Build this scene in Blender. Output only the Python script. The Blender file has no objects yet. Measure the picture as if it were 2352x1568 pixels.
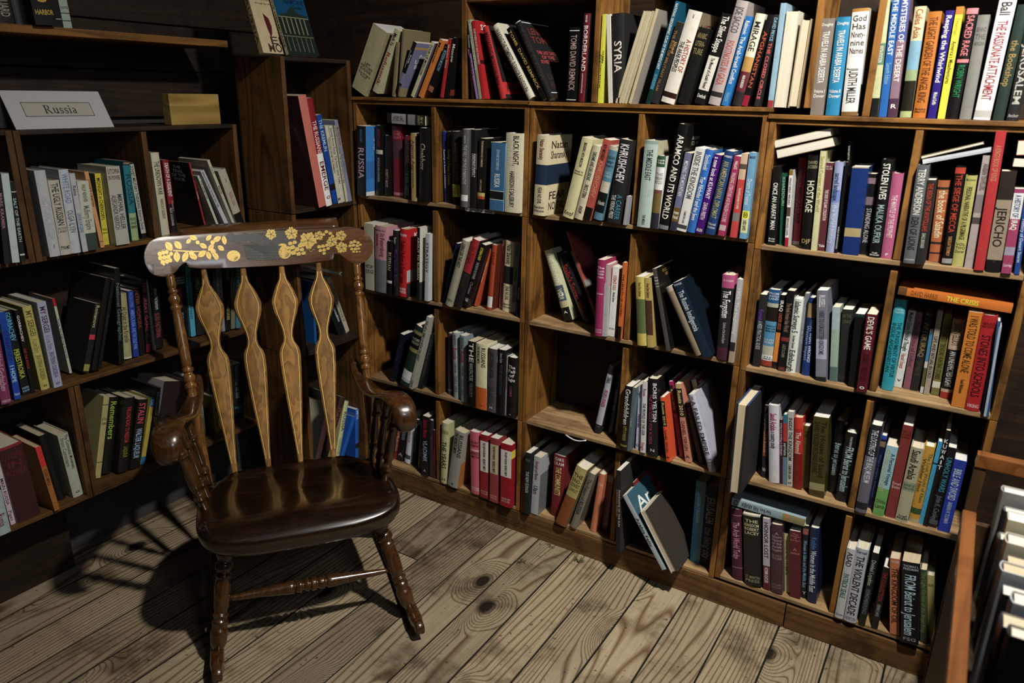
import bpy, bmesh, math, random
from mathutils import Vector, Matrix, Euler
random.seed(7)
C = bpy.context.scene.collection
PI = math.pi
D = 1.95            # front plane of the long wall of shelves (y)
XL = -2.068         # front plane of the left shelves (x)
XM = -1.846         # front plane of the corner crates (x)

# ------------------------------------------------------------------ materials
def lin(c):
    return c / 12.92 if c <= 0.04045 else ((c + 0.055) / 1.055) ** 2.4
PAL = dict(w='e8e6de', c='d8cfae', k='181818', lg='b4b4b0', lb='7ab0cc')
def col(h):
    h = PAL.get(h, h)
    return (lin(int(h[0:2], 16) / 255), lin(int(h[2:4], 16) / 255), lin(int(h[4:6], 16) / 255), 1.0)

class NT:
    def __init__(s, name):
        s.m = bpy.data.materials.new(name); s.m.use_nodes = True
        s.t = s.m.node_tree; s.b = s.t.nodes['Principled BSDF']
    def n(s, typ, **kw):
        nd = s.t.nodes.new(typ)
        for k, v in kw.items():
            if k.startswith('i_'):
                key = k[2:]; key = int(key) if key.isdigit() else key.replace('_', ' ')
                nd.inputs[key].default_value = v
            else: setattr(nd, k, v)
        return nd
    def l(s, a, b): s.t.links.new(a, b)
    def ramp(s, src, stops):
        r = s.n('ShaderNodeValToRGB'); e = r.color_ramp.elements
        while len(e) < len(stops): e.new(0.5)
        for x, (p, c) in zip(e, stops): x.position = p; x.color = c if len(c) == 4 else (*c, 1)
        s.l(src, r.inputs[0]); return r.outputs[0]
    def math(s, op, a, b=None):
        m = s.n('ShaderNodeMath', operation=op)
        for i, v in enumerate((a, b)):
            if v is None: continue
            if isinstance(v, (int, float)): m.inputs[i].default_value = v
            else: s.l(v, m.inputs[i])
        return m.outputs[0]
    def mix(s, fac, a, b, mode='MIX'):
        m = s.n('ShaderNodeMix', data_type='RGBA', blend_type=mode)
        for i, v in ((0, fac), (6, a), (7, b)):
            if isinstance(v, (int, float)): m.inputs[i].default_value = v
            elif isinstance(v, tuple): m.inputs[i].default_value = v if len(v) == 4 else (*v, 1)
            else: s.l(v, m.inputs[i])
        return m.outputs[2]

def wood(name, dark, light, axis, rings=13.0, cross=7.0, along=.55, rough=.6, wear=.5, spec=.3, coat=0.0, bump=.25, tint=.35):
    """grain runs along the given axis of the object"""
    t = NT(name); tc = t.n('ShaderNodeTexCoord'); oi = t.n('ShaderNodeObjectInfo')
    off = t.n('ShaderNodeVectorMath', operation='MULTIPLY_ADD')
    cmb = t.n('ShaderNodeCombineXYZ')
    for i in range(3): t.l(oi.outputs['Random'], cmb.inputs[i])
    t.l(cmb.outputs[0], off.inputs[0]); off.inputs[1].default_value = (13.7, 29.1, 7.3); t.l(tc.outputs['Object'], off.inputs[2])
    sc = [cross] * 3; sc['XYZ'.index(axis)] = along
    mp = t.n('ShaderNodeMapping'); mp.inputs['Scale'].default_value = sc; t.l(off.outputs[0], mp.inputs[0])
    n1 = t.n('ShaderNodeTexNoise', i_Scale=1.0, i_Detail=2.0, i_Roughness=.45, i_Distortion=.25); t.l(mp.outputs[0], n1.inputs['Vector'])
    fr = t.math('FRACT', t.math('MULTIPLY', n1.outputs[0], rings))
    sc2 = [170.0] * 3; sc2['XYZ'.index(axis)] = 5.0
    mp2 = t.n('ShaderNodeMapping'); mp2.inputs['Scale'].default_value = sc2; t.l(off.outputs[0], mp2.inputs[0])
    n2 = t.n('ShaderNodeTexNoise', i_Scale=1.0, i_Detail=3.0, i_Roughness=.6); t.l(mp2.outputs[0], n2.inputs['Vector'])
    n3 = t.n('ShaderNodeTexNoise', i_Scale=9.0, i_Detail=5.0, i_Roughness=.65); t.l(off.outputs[0], n3.inputs['Vector'])
    ring = t.ramp(fr, [(0, (0, 0, 0)), (.55, (.75, .75, .75)), (.85, (1, 1, 1)), (1, (.1, .1, .1))])
    g = t.math('ADD', t.math('MULTIPLY', ring, .5), t.math('MULTIPLY', n2.outputs[0], .5))
    base = t.mix(g, dark, light)
    stain = t.ramp(n3.outputs[0], [(.36, (.35, .33, .3)), (.5, (1, 1, 1))])
    base = t.mix(wear, base, stain, 'MULTIPLY')
    hv = t.math('ADD', t.math('MULTIPLY', oi.outputs['Random'], tint), 1 - tint / 2)
    hs = t.n('ShaderNodeHueSaturation'); t.l(hv, hs.inputs['Value']); t.l(base, hs.inputs['Color'])
    t.l(hs.outputs[0], t.b.inputs['Base Color'])
    t.l(t.math('ADD', t.math('MULTIPLY', n2.outputs[0], .25), rough - .12), t.b.inputs['Roughness'])
    t.b.inputs['Specular IOR Level'].default_value = spec
    t.b.inputs['Coat Weight'].default_value = coat; t.b.inputs['Coat Roughness'].default_value = .14
    if bump:
        bp = t.n('ShaderNodeBump', i_Strength=bump, i_Distance=.0015); t.l(g, bp.inputs['Height']); t.l(bp.outputs[0], t.b.inputs['Normal'])
    return t.m

CD, CL = (.040, .015, .003), (.29, .130, .026)
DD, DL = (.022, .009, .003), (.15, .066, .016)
W_Z = wood('shelf_wood_upright', CD, CL, 'Z', wear=.85); W_X = wood('shelf_wood_lengthways', CD, CL, 'X', wear=.85); W_Y = wood('shelf_wood_deep', CD, CL, 'Y')
SD, SL = (.11, .06, .025), (.36, .24, .12)
S_X = wood('shelf_board_bare_lengthways', SD, SL, 'X'); S_Y = wood('shelf_board_bare_deep', SD, SL, 'Y')
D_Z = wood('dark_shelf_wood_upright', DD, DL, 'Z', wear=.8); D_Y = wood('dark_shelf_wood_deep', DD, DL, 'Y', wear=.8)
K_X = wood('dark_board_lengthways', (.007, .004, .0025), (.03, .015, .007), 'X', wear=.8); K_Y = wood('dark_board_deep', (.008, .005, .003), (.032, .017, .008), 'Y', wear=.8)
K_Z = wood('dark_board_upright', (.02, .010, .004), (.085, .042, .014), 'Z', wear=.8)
B_X = wood('plinth_wood', (.05, .022, .006), (.17, .085, .028), 'X', wear=.9, cross=9)
CH = wood('varnished_chair_wood', (.012, .0045, .0014), (.075, .027, .006), 'Z', rings=9, cross=14, along=2, rough=.28, wear=.35, spec=.5, coat=.7, bump=.06, tint=.1)
CHX = wood('varnished_seat_wood', (.003, .0016, .0009), (.018, .007, .0025), 'X', rings=9, cross=9, along=1.2, rough=.24, wear=.8, spec=.5, coat=.8, bump=.05, tint=.05)
CRM = wood('varnished_crest_wood', (.05, .020, .007), (.13, .055, .018), 'X', rings=7, cross=9, along=1.2, rough=.27, wear=.4, spec=.5, coat=.6, bump=.05, tint=.05)
SPM = wood('amber_splat_wood', (.10, .046, .011), (.40, .20, .050), 'Z', rings=6, cross=22, along=1.4, rough=.6, wear=.5, spec=.25, coat=.0, bump=.08, tint=.35)
PST = wood('lit_post_wood', (.045, .018, .004), (.24, .10, .022), 'Z', rings=9, cross=14, along=2, rough=.28, wear=.4, spec=.5, coat=.6, bump=.06, tint=.1)  # chair varnish made more golden, the light on the posts put into its colour
PLK = wood('bright_pine_offcut', (.13, .075, .012), (.40, .27, .075), 'Y', rings=6, cross=12, along=2, wear=.15)
ORG = wood('orange_varnished_rail', (.11, .036, .009), (.25, .092, .026), 'Y', rings=6, cross=9, rough=.4, wear=.35, coat=.3)

def plain(name, c, rough=.6, metal=0.0, spec=.4, coat=0.0, noise=0.0):
    t = NT(name); t.b.inputs['Base Color'].default_value = (*c, 1); t.b.inputs['Roughness'].default_value = rough
    t.b.inputs['Metallic'].default_value = metal; t.b.inputs['Specular IOR Level'].default_value = spec; t.b.inputs['Coat Weight'].default_value = coat
    n = t.n('ShaderNodeTexNoise', i_Scale=40.0, i_Detail=4.0)
    t.l(t.mix(noise, (*c, 1), t.ramp(n.outputs[0], [(.3, tuple(v * .45 for v in c)), (.65, c)])), t.b.inputs['Base Color'])
    return t.m
GOLD = plain('gold_stencil_paint', (.62, .43, .11), .38, .35, .5, noise=.5)
GOLDL = plain('gold_line_paint', (.66, .47, .14), .35, .3, .5, noise=.2)
INK = plain('black_stencil_ink', (.012, .011, .010), .45, noise=.2)
FADE = plain('faded_grey_stencil', (.055, .058, .05), .4, noise=.8)
WHITE = plain('white_card', (.62, .62, .60), .35, noise=.12)
CARD = plain('greyed_card', (.42, .42, .43), .35, noise=.12)
CREAMC = plain('cream_card', (.38, .36, .315), .4, noise=.15)
BLACKP = plain('printed_black', (.012, .012, .012), .5)
MOSS = plain('dry_moss', (.11, .10, .035), .9, noise=.6)
STEEL = plain('white_wire', (.7, .7, .72), .35, .3)
PLASTER = plain('dim_plaster', (.045, .045, .045), .9, noise=.6)

def book_mat(name, rough, coat, weave=0.0):
    t = NT(name); at = t.n('ShaderNodeVertexColor', layer_name='Col')
    tc = t.n('ShaderNodeTexCoord'); oi = t.n('ShaderNodeObjectInfo')
    n = t.n('ShaderNodeTexNoise', noise_dimensions='4D', i_Scale=55.0, i_Detail=6.0, i_Roughness=.7); t.l(tc.outputs['Object'], n.inputs['Vector']); t.l(t.math('MULTIPLY', oi.outputs['Random'], 40.0), n.inputs['W'])
    scuff = t.ramp(n.outputs[0], [(.3, (.72, .72, .70)), (.5, (1, 1, 1))])
    c = t.mix(.6, at.outputs[0], scuff, 'MULTIPLY')
    rub = t.ramp(n.outputs[0], [(.66, (0, 0, 0)), (.74, (1, 1, 1))])
    c = t.mix(t.math('MULTIPLY', rub, .22), c, (.42, .40, .35, 1))
    t.l(c, t.b.inputs['Base Color']); t.b.inputs['Roughness'].default_value = rough
    t.b.inputs['Coat Weight'].default_value = coat; t.b.inputs['Coat Roughness'].default_value = .25; t.b.inputs['Specular IOR Level'].default_value = .35
    if weave:
        w = t.n('ShaderNodeTexNoise', i_Scale=900.0); t.l(tc.outputs['Object'], w.inputs['Vector'])
        bp = t.n('ShaderNodeBump', i_Strength=weave, i_Distance=.0006); t.l(w.outputs[0], bp.inputs['Height']); t.l(bp.outputs[0], t.b.inputs['Normal'])
    return t.m
JACKET = book_mat('printed_jacket', .38, .25); CLOTH = book_mat('book_cloth', .75, 0.0, .5)
def page_mat():
    t = NT('page_edges'); tc = t.n('ShaderNodeTexCoord'); oi = t.n('ShaderNodeObjectInfo')
    mp = t.n('ShaderNodeMapping'); mp.inputs['Scale'].default_value = (1400, 8, 8); t.l(tc.outputs['Object'], mp.inputs[0])
    n = t.n('ShaderNodeTexNoise', i_Scale=1.0, i_Detail=1.0); t.l(mp.outputs[0], n.inputs['Vector'])
    pap = t.ramp(oi.outputs['Random'], [(0, (.62, .62, .58)), (.5, (.60, .56, .46)), (1, (.50, .42, .28))])
    t.l(t.mix(.5, pap, t.ramp(n.outputs[0], [(.35, (.55, .55, .55)), (.6, (1, 1, 1))]), 'MULTIPLY'), t.b.inputs['Base Color']); t.b.inputs['Roughness'].default_value = .8
    return t.m
PAGES = page_mat()

# ------------------------------------------------------------------ helpers
def link(name, me, mat=None, parent=None, loc=None, rot=None, smooth=False):
    o = bpy.data.objects.new(name, me); C.objects.link(o)
    if mat is not None: me.materials.append(mat)
    if parent is not None: o.parent = parent
    if loc is not None: o.location = loc
    if rot is not None: o.rotation_euler = rot
    if smooth:
        for p in me.polygons: p.use_smooth = True
    return o
def bm2me(bm, name):
    me = bpy.data.meshes.new(name); bmesh.ops.recalc_face_normals(bm, faces=bm.faces); bm.to_mesh(me); bm.free(); return me
def box(bm, x0, x1, y0, y1, z0, z1):
    v = [bm.verts.new((x, y, z)) for x in (x0, x1) for y in (y0, y1) for z in (z0, z1)]
    for f in ((0, 1, 3, 2), (4, 6, 7, 5), (0, 4, 5, 1), (2, 3, 7, 6), (0, 2, 6, 4), (1, 5, 7, 3)): bm.faces.new([v[i] for i in f])
def board(name, b, mat, parent=None, bev=.0016):
    """a board as its own object; origin at its lower corner, edges eased"""
    x0, x1, y0, y1, z0, z1 = b; bm = bmesh.new(); box(bm, 0, x1 - x0, 0, y1 - y0, 0, z1 - z0)
    bmesh.ops.bevel(bm, geom=bm.edges[:], offset=bev, segments=2, affect='EDGES', profile=.6)
    o = link(name, bm2me(bm, name), mat); px = parent.location if parent else Vector((0, 0, 0))
    if parent: o.parent = parent
    o.location = Vector((x0, y0, z0)) - px
    return o
def tag(o, label=None, cat=None, group=None, kind=None):
    if label: o['label'] = label
    if cat: o['category'] = cat
    if group: o['group'] = group
    if kind: o['kind'] = kind
    return o
def empty(name, loc):
    o = bpy.data.objects.new(name, None); o.empty_display_size = .05; C.objects.link(o); o.location = loc; return o

# glyph shapes, read once from the built-in font
_cu = bpy.data.curves.new('glyph', 'FONT'); _cu.resolution_u = 2; _cu.offset = .012
_go = bpy.data.objects.new('glyph', _cu); C.objects.link(_go)
def _eval(body):
    _cu.body = body; bpy.context.view_layer.update()
    dg = bpy.context.evaluated_depsgraph_get(); ev = _go.evaluated_get(dg); me = ev.to_mesh()
    vs = [(v.co.x, v.co.y) for v in me.vertices]; fs = [tuple(p.vertices) for p in me.polygons]; ev.to_mesh_clear(); return vs, fs
def _w(body):
    vs, _ = _eval(body); return max(v[0] for v in vs) - min(v[0] for v in vs)
GLY = {}; _w2 = _w('II')
def glyph(ch):
    if ch not in GLY:
        if ch == ' ': GLY[ch] = ([], [], _w('I I') - _w2)
        else:
            vs, fs = _eval(ch)
            if not vs: GLY[ch] = ([], [], .3)
            else: GLY[ch] = (vs, fs, _w('I' + ch + 'I') - _w2)
    return GLY[ch]
def textmesh(s):
    V, F, x = [], [], 0.0
    for ch in s:
        vs, fs, adv = glyph(ch); b = len(V)
        V += [(x + a, c) for a, c in vs]; F += [tuple(i + b for i in f) for f in fs]; x += adv
    return V, F, x

class MC:                                           # mesh with a colour per face
    def __init__(s): s.v, s.f, s.c = [], [], []
    def add(s, vs, fs, c):
        b = len(s.v); s.v += vs
        for f in fs: s.f.append(tuple(i + b for i in f)); s.c.append(c)
    def quad(s, a, b, c_, d, c): s.add([a, b, c_, d], [(0, 1, 2, 3)], c)
    def build(s, name):
        me = bpy.data.meshes.new(name); me.from_pydata(s.v, [], s.f)
        ca = me.color_attributes.new('Col', 'FLOAT_COLOR', 'CORNER'); arr = []
        for p, c in zip(me.polygons, s.c): arr += list(c) * p.loop_total
        ca.data.foreach_set('color', arr); return me

def fit(W, Lt, Ht):
    sx = Lt / max(W, 1e-3); sy = Ht / .74
    sy = min(sy, sx * 2.4); sx = min(sx, sy * 1.5); return sx, sy
def wrap(pts, faces, w, arc, eps):
    """lay flat lettering (x, z) onto the rounded spine"""
    if arc(0) < .0004: return [(x, -eps, z) for x, z in pts], faces
    bm = bmesh.new(); vs = [bm.verts.new((x, 0, z)) for x, z in pts]
    for f in faces:
        try: bm.faces.new([vs[i] for i in f])
        except ValueError: pass
    lo, hi = min(p[0] for p in pts), max(p[0] for p in pts)
    for k in range(1, 8):
        if lo < w * k / 8 < hi: bmesh.ops.bisect_plane(bm, geom=bm.verts[:] + bm.edges[:] + bm.faces[:], plane_co=(w * k / 8, 0, 0), plane_no=(1, 0, 0))
    bm.verts.index_update()
    out = [(v.co.x, arc(min(max(v.co.x, 0), w)) - eps, v.co.z) for v in bm.verts]; fs = [tuple(v.index for v in f.verts) for f in bm.faces]; bm.free(); return out, fs
def parse(seg):
    out = []
    for p in seg.split('/'):
        if not p: continue
        if p == 'F': out.append(('F',)); continue
        k = ''
        if p[0] == '>': k = '>'; p = p[1:]
        if p[0] == '@': out.append(('>@', p[1:])); continue
        if p[0] == '#': k += '#'; p = p[1:]
        elif p[0] == '~': k += '~'; p = p[1:]
        body, _, cc = p.rpartition('@'); r, _, txt = body.partition(' ')
        a, b = r.split('-', 1) if r[0] != '-' else (0, r[1:])
        out.append((k or 't', float(a or 0), float(b), txt, cc))
    return out

def book(wall, u, s, z, phi, w, h, c, seg, label, cell, dep=None, hard=None, gain=1.0, twist=0.0):
    P = parse(seg); flip = any(p[0] == 'F' for p in P)
    rnd = random.Random(label)
    if 'jutting' in label: hard = True
    if hard is None: hard = w > .019 and rnd.random() < .75
    dep = dep or min(max(h * .66, .10), .172) * rnd.uniform(.95, 1.02)
    dep = min(dep, .186 - s) if wall != 'F' else dep
    if cell == 'top4' and u < -.80 and wall == 'R': dep = .092
    ct = (.0055 if 'jutting' in label else .0024) if hard else .0009; lip = .003 if hard else 0.0
    if w < .008: ct = min(ct, w * .2)
    bul = min(.16 * w, .0038) if hard else min(.04 * w, .0009)
    def G(x):
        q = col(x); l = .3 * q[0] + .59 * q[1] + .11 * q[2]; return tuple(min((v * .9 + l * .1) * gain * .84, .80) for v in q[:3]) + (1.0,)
    base = G(c); side = next((G(p[1]) for p in P if p[0] == '>@'), tuple(v * .92 for v in base[:3]) + (1.0,))
    bands = [(p[1], p[2], G(p[4])) for p in P if p[0] == '#']; sb = [(p[1], p[2], G(p[4])) for p in P if p[0] == '>#']
    lv = sorted({0.0, 1.0} | {min(max(1 - t, 0), 1) for b in bands + sb for t in b[:2]})
    def pick(t, bs, d):
        r = d
        for a, b, cc in bs:
            if a <= 1 - t <= b: r = cc
        return r
    arc = lambda x: bul * (2 * x / w - 1) ** 2
    N = 6 if bul > .0005 else 2
    xs = [w * i / N for i in range(N + 1)]
    out = [(0, dep)] + [(x, arc(x)) for x in xs] + [(w, dep)]
    inn = [(ct, dep)] + [(min(max(x, ct), w - ct), arc(x) + ct) for x in xs] + [(w - ct, dep)]
    n = len(out); M = MC(); R_side = wall == 'R' or wall == 'F'
    for k in range(len(lv) - 1):
        z0, z1 = lv[k] * h, lv[k + 1] * h; tm = (lv[k] + lv[k + 1]) / 2
        sp = pick(tm, bands, base); sd = pick(tm, sb, side)
        for i in range(n - 1):
            cc = sd if (i == 0 and not R_side) or (i == n - 2 and R_side) else (side if i in (0, n - 2) else sp)
            a, b = out[i], out[i + 1]; M.quad((*a, z0), (*b, z0), (*b, z1), (*a, z1), cc)
            a, b = inn[i], inn[i + 1]; M.quad((*b, z0), (*a, z0), (*a, z1), (*b, z1), (.5, .48, .42, 1))
        for a, b in ((out[0], inn[0]), (inn[-1], out[-1])): M.quad((*b, z0), (*a, z0), (*a, z1), (*b, z1), side)
    for i in range(n - 1):
        a, b, c2, d = out[i], out[i + 1], inn[i + 1], inn[i]
        M.quad((*a, h), (*b, h), (*c2, h), (*d, h), pick(1, bands, base)); M.quad((*b, 0), (*a, 0), (*d, 0), (*c2, 0), base)
    # lettering
    eps = .0003
    vt = [p for p in P if p[0] == 't']
    for p in vt:
        V, F, W = textmesh(p[3]); Lt = (p[2] - p[1]) * h
        over = [q for q in vt if q is not p and min(q[2], p[2]) - max(q[1], p[1]) > .02]
        if over: first = vt.index(p) < vt.index(over[0]); x0, x1 = (.53, .90) if first else (.10, .47)
        else: x0, x1 = .18, .82
        Ht = (x1 - x0) * w; sx, sy = fit(W, Lt, Ht); xc = (x0 + x1) / 2 * w - .36 * sy
        za = h * (1 - p[1]) - (Lt - W * sx) / 2
        if V:
            vs, F = wrap([(xc + b * sy, za - a * sx) for a, b in V], [f[::-1] for f in F], w, arc, eps)
            M.add(vs, F, G(p[4]))
    def block(p, place, width):
        lines = p[3].split('_'); pit = (p[2] - p[1]) * h / len(lines)
        for i, t in enumerate(lines):
            V, F, W = textmesh(t); sx, sy = fit(W, width * .84, pit * .78)
            zc = h * (1 - p[1]) - pit * (i + .5) - .36 * sy
            if place is None:
                if V: vs, F = wrap([(width / 2 - W * sx / 2 + a * sx, zc + b * sy) for a, b in V], F, w, arc, eps); M.add(vs, F, G(p[4]))
            else: M.add([place(width / 2 - W * sx / 2 + a * sx, zc + b * sy) for a, b in V], F, G(p[4]))
    for p in P:
        if p[0] == '~': block(p, None, w)
        if p[0] == '>~' or p[0] == '>':
            if R_side: block(p, lambda x, zz: (w + eps, bul + .006 + x, zz), dep * .82)
            else: block(p, lambda x, zz: (-eps, dep - .01 - x, zz), dep * .82)
    me = M.build('book')
    root = link('book', me, JACKET if rnd.random() < .72 or w < .012 else CLOTH)
    bm = bmesh.new(); g = .0004
    box(bm, ct + g, w - ct - g, bul + ct + g, dep - lip, lip + g, h - lip - g * (0 if lip else 3))
    link('page_block', bm2me(bm, 'page_block'), PAGES, root)
    ph = math.radians(phi)
    rz = {'R': 0, 'F': 0}.get(wall, PI / 2) + twist
    loc = {'R': (u, D + s, z), 'L': (XL - s, u, z), 'M': (XM - s, u, z), 'F': (u, s, z)}[wall]
    m = Matrix.Translation(loc) @ Matrix.Rotation(rz, 4, 'Z') @ Matrix.Rotation(ph, 4, 'Y')
    if flip:
        m = m @ Matrix.Translation((w, dep, 0)) @ Matrix.Rotation(PI, 4, 'Z')
    root.matrix_world = m
    root.location, root.rotation_euler = m.to_translation(), m.to_euler()
    tag(root, label, 'book', 'books ' + GROUPS.get(cell, 'on the shelves'))
    return root
GROUPS = dict(top1='on the top shelf beside the dark corner', top2='on the top shelf left of the yellow spine', top3='between the top crates',
  top4='leaning right on the top shelf', top5='on the top shelf with the two matching blue and grey volumes', top6='at the right end of the top shelf',
  r2a='on the second shelf by the corner', r2b='on the second shelf above the small shelf label', r2c='on the second shelf beside the cream and navy jacket', r2d='on the second shelf with the pale patterned spine',
  r2e='on the second shelf under two slanting paperbacks', r2f='on the second shelf with the tall red spine', r3a='on the third shelf behind the chair crest', r3b='on the third shelf with the russet hardcover',
  r3c='on the third shelf with the magenta spine', r3d='on the third shelf with the twin landscape spines', r3e='on the third shelf with the library label', r3f='on the third shelf under the orange lying book',
  r4a='in the fourth row above the chair arm', r4b='in the fourth row with the cream and orange spine', r4c='in the nearly empty cell', r4d='in the fourth row with the four matching date titles',
  r4e='in the fourth row with the thick olive spine', r4f='in the fourth row with the deep blue spine', r5a='in the bottom row behind the chair arm', r5b='in the bottom row with four matching red spines',
  r5c='in the bottom row with the portrait jacket', r5d='sliding about in the bottom row', r5e='in the bottom row under the lying paperback', r5f='in the bottom row at the right end',
  l2a='at the far left of the second shelf', l2b='on the left case under the card sign', l2c='on the left case under the pine offcut', l3a='on the left case with the matching yellow and lilac spines',
  l3b='on the left case running behind the chair', l4a='in the lowest left crate', l4b='in the lower left crate behind the chair', m1='in the corner crate', m2='in the middle corner crate', m3='in the lowest corner crate',
  box='in the low case on the right', mt='on top of the corner crate', ltop='on the thin upper left shelf')

# ------------------------------------------------------------------ setting
def floor_mat():
    t = NT('old_pine_floorboards'); tc = t.n('ShaderNodeTexCoord'); at = t.n('ShaderNodeVertexColor', layer_name='Col')
    off = t.n('ShaderNodeVectorMath', operation='MULTIPLY_ADD'); t.l(at.outputs[0], off.inputs[0]); off.inputs[1].default_value = (0, 53, 31); t.l(tc.outputs['Object'], off.inputs[2])
    mp = t.n('ShaderNodeMapping'); mp.inputs['Scale'].default_value = (4.2, .50, 1); t.l(off.outputs[0], mp.inputs[0])
    n1 = t.n('ShaderNodeTexNoise', i_Scale=1.0, i_Detail=1.6, i_Roughness=.4, i_Distortion=.12); t.l(mp.outputs[0], n1.inputs['Vector'])
    # knots: sparse round spots that also bend the rings around them
    mk = t.n('ShaderNodeMapping'); mk.inputs['Scale'].default_value = (2.4, 1.5, 1); t.l(off.outputs[0], mk.inputs[0])
    vo = t.n('ShaderNodeTexVoronoi', voronoi_dimensions='2D', i_Scale=1.0, i_Randomness=.95); t.l(mk.outputs[0], vo.inputs['Vector'])
    kn = t.n('ShaderNodeMapRange', i_1=.0, i_2=.22, i_3=1.0, i_4=0.0, interpolation_type='SMOOTHSTEP'); t.l(vo.outputs['Distance'], kn.inputs[0])
    sx = t.n('ShaderNodeSeparateXYZ'); t.l(tc.outputs['Object'], sx.inputs[0])
    fld = t.math('ADD', t.math('MULTIPLY', n1.outputs[0], 1.15), t.math('ADD', t.math('MULTIPLY', kn.outputs[0], .40), t.math('MULTIPLY', sx.outputs[0], 2.6)))
    fr = t.math('FRACT', t.math('MULTIPLY', fld, 22.0))
    ring = t.ramp(fr, [(0, (.0, 0, 0)), (.08, (.3, .3, .3)), (.26, (1, 1, 1)), (.84, (.95, .95, .95)), (1, (.1, .1, .1))])
    mp2 = t.n('ShaderNodeMapping'); mp2.inputs['Scale'].default_value = (260, 5, 1); t.l(off.outputs[0], mp2.inputs[0])
    n2 = t.n('ShaderNodeTexNoise', i_Scale=1.0, i_Detail=3.0); t.l(mp2.outputs[0], n2.inputs['Vector'])
    n3 = t.n('ShaderNodeTexNoise', i_Scale=5.0, i_Detail=7.0, i_Roughness=.68); t.l(off.outputs[0], n3.inputs['Vector'])
    n4 = t.n('ShaderNodeTexNoise', i_Scale=60.0, i_Detail=2.0); t.l(tc.outputs['Object'], n4.inputs['Vector'])
    light = t.mix(n3.outputs[0], (.175, .127, .070, 1), (.38, .315, .20, 1))
    base = t.mix(ring, (.095, .048, .018, 1), light)
    base = t.mix(.55, base, t.ramp(n2.outputs[0], [(.3, (.55, .52, .5)), (.6, (1, 1, 1))]), 'MULTIPLY')
    base = t.mix(.85, base, t.ramp(n3.outputs[0], [(.33, (.35, .33, .31)), (.47, (1, 1, 1))]), 'MULTIPLY')
    base = t.mix(.8, base, t.ramp(n4.outputs[0], [(.27, (.2, .18, .16)), (.33, (1, 1, 1))]), 'MULTIPLY')
    heart = t.ramp(vo.outputs['Distance'], [(.035, (.06, .045, .035)), (.075, (1, 1, 1))])
    base = t.mix(1.0, base, heart, 'MULTIPLY')
    hs = t.n('ShaderNodeHueSaturation'); hs.inputs['Saturation'].default_value = .92
    sp = t.n('ShaderNodeSeparateColor'); t.l(at.outputs[0], sp.inputs[0]); t.l(t.math('ADD', t.math('MULTIPLY', sp.outputs[2], .55), .70), hs.inputs['Value'])
    t.l(base, hs.inputs['Color']); t.l(hs.outputs[0], t.b.inputs['Base Color'])
    t.b.inputs['Roughness'].default_value = .62; t.b.inputs['Specular IOR Level'].default_value = .25
    bp = t.n('ShaderNodeBump', i_Strength=.35, i_Distance=.002); t.l(ring, bp.inputs['Height']); t.l(bp.outputs[0], t.b.inputs['Normal'])
    return t.m
fm = MC(); rr = random.Random(3)
seams = [-2.42, -2.288, -2.155, -2.02, -1.885, -1.755, -1.62, -1.485, -1.345, -1.21, -1.075, -.944, -.806, -.672, -.543, -.405, -.27, -.13, .01, .15, .29, .43, .57, .71, .85]
for a, b in zip(seams, seams[1:]):
    y = -.9 - rr.random() * .8
    while y < 2.5:
        y2 = 2.5 if rr.random() < .8 or y > 0 else .9 + rr.random() * .8; g = rr.uniform(.0008, .0021); cc = (rr.random(), rr.random(), rr.random(), 1); dz = rr.uniform(-.0012, 0)
        x0, x1, ya, yb = a + g, b - g, y + .001, y2 - .001; e = .0012
        top = [(x0 + e, ya + e, dz), (x1 - e, ya + e, dz), (x1 - e, yb - e, dz), (x0 + e, yb - e, dz)]; lo = [(x0, ya, dz - e), (x1, ya, dz - e), (x1, yb, dz - e), (x0, yb, dz - e)]; bt = [(p[0], p[1], -.03) for p in lo]
        fm.add(top + lo + bt, [(0, 1, 2, 3)] + [(4 + i, 4 + (i + 1) % 4, (i + 1) % 4, i) for i in range(4)] + [(8 + i, 8 + (i + 1) % 4, 4 + (i + 1) % 4, 4 + i) for i in range(4)] + [(11, 10, 9, 8)], cc)
        y = y2
fo = link('floor', fm.build('floor'), floor_mat()); fo.data.materials.append(plain('dirt_in_the_seams', (.018, .013, .009), .95)); tag(fo, kind='structure')
for p in fo.data.polygons:
    if p.index % 10: p.material_index = 1
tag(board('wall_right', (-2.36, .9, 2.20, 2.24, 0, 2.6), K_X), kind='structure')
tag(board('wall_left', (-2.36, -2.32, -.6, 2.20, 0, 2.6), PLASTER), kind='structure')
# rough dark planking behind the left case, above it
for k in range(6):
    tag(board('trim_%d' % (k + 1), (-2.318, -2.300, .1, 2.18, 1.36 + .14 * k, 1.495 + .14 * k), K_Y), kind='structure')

# ------------------------------------------------------------------ crates of the long wall
DEP = .20
def crate(x0, x1, z0, z1, div, label, top=False, bottom=True, t=.016, rm=None):
    e = empty('bookshelf_crate', (x0, D, z0)); tag(e, label, 'bookshelf', 'stacked wooden crates along the long wall')
    board('side_panel', (x0, x0 + t, D, D + DEP, z0, z1 - .001), W_Z, e); board('side_panel', (x1 - t, x1, D, D + DEP, z0, z1 - .001), W_Z, e)
    for d in div: board('divider', (d, d + t, D + .001, D + DEP - .01, z0 + .013, z1 - .014), W_Z, e)
    board('bottom_board', (x0 + t, x1 - t, D, D + .092, z0, z0 + .012), S_X, e); board('bottom_board', (x0 + t, x1 - t, D + .094, D + DEP, z0, z0 + .0115), S_X, e)
    if top: board('top_board', (x0 + t, x1 - t, D + .0005, D + DEP, z1 - .012, z1), W_X, e)
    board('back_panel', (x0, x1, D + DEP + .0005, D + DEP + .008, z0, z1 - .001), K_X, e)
    return e
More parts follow.
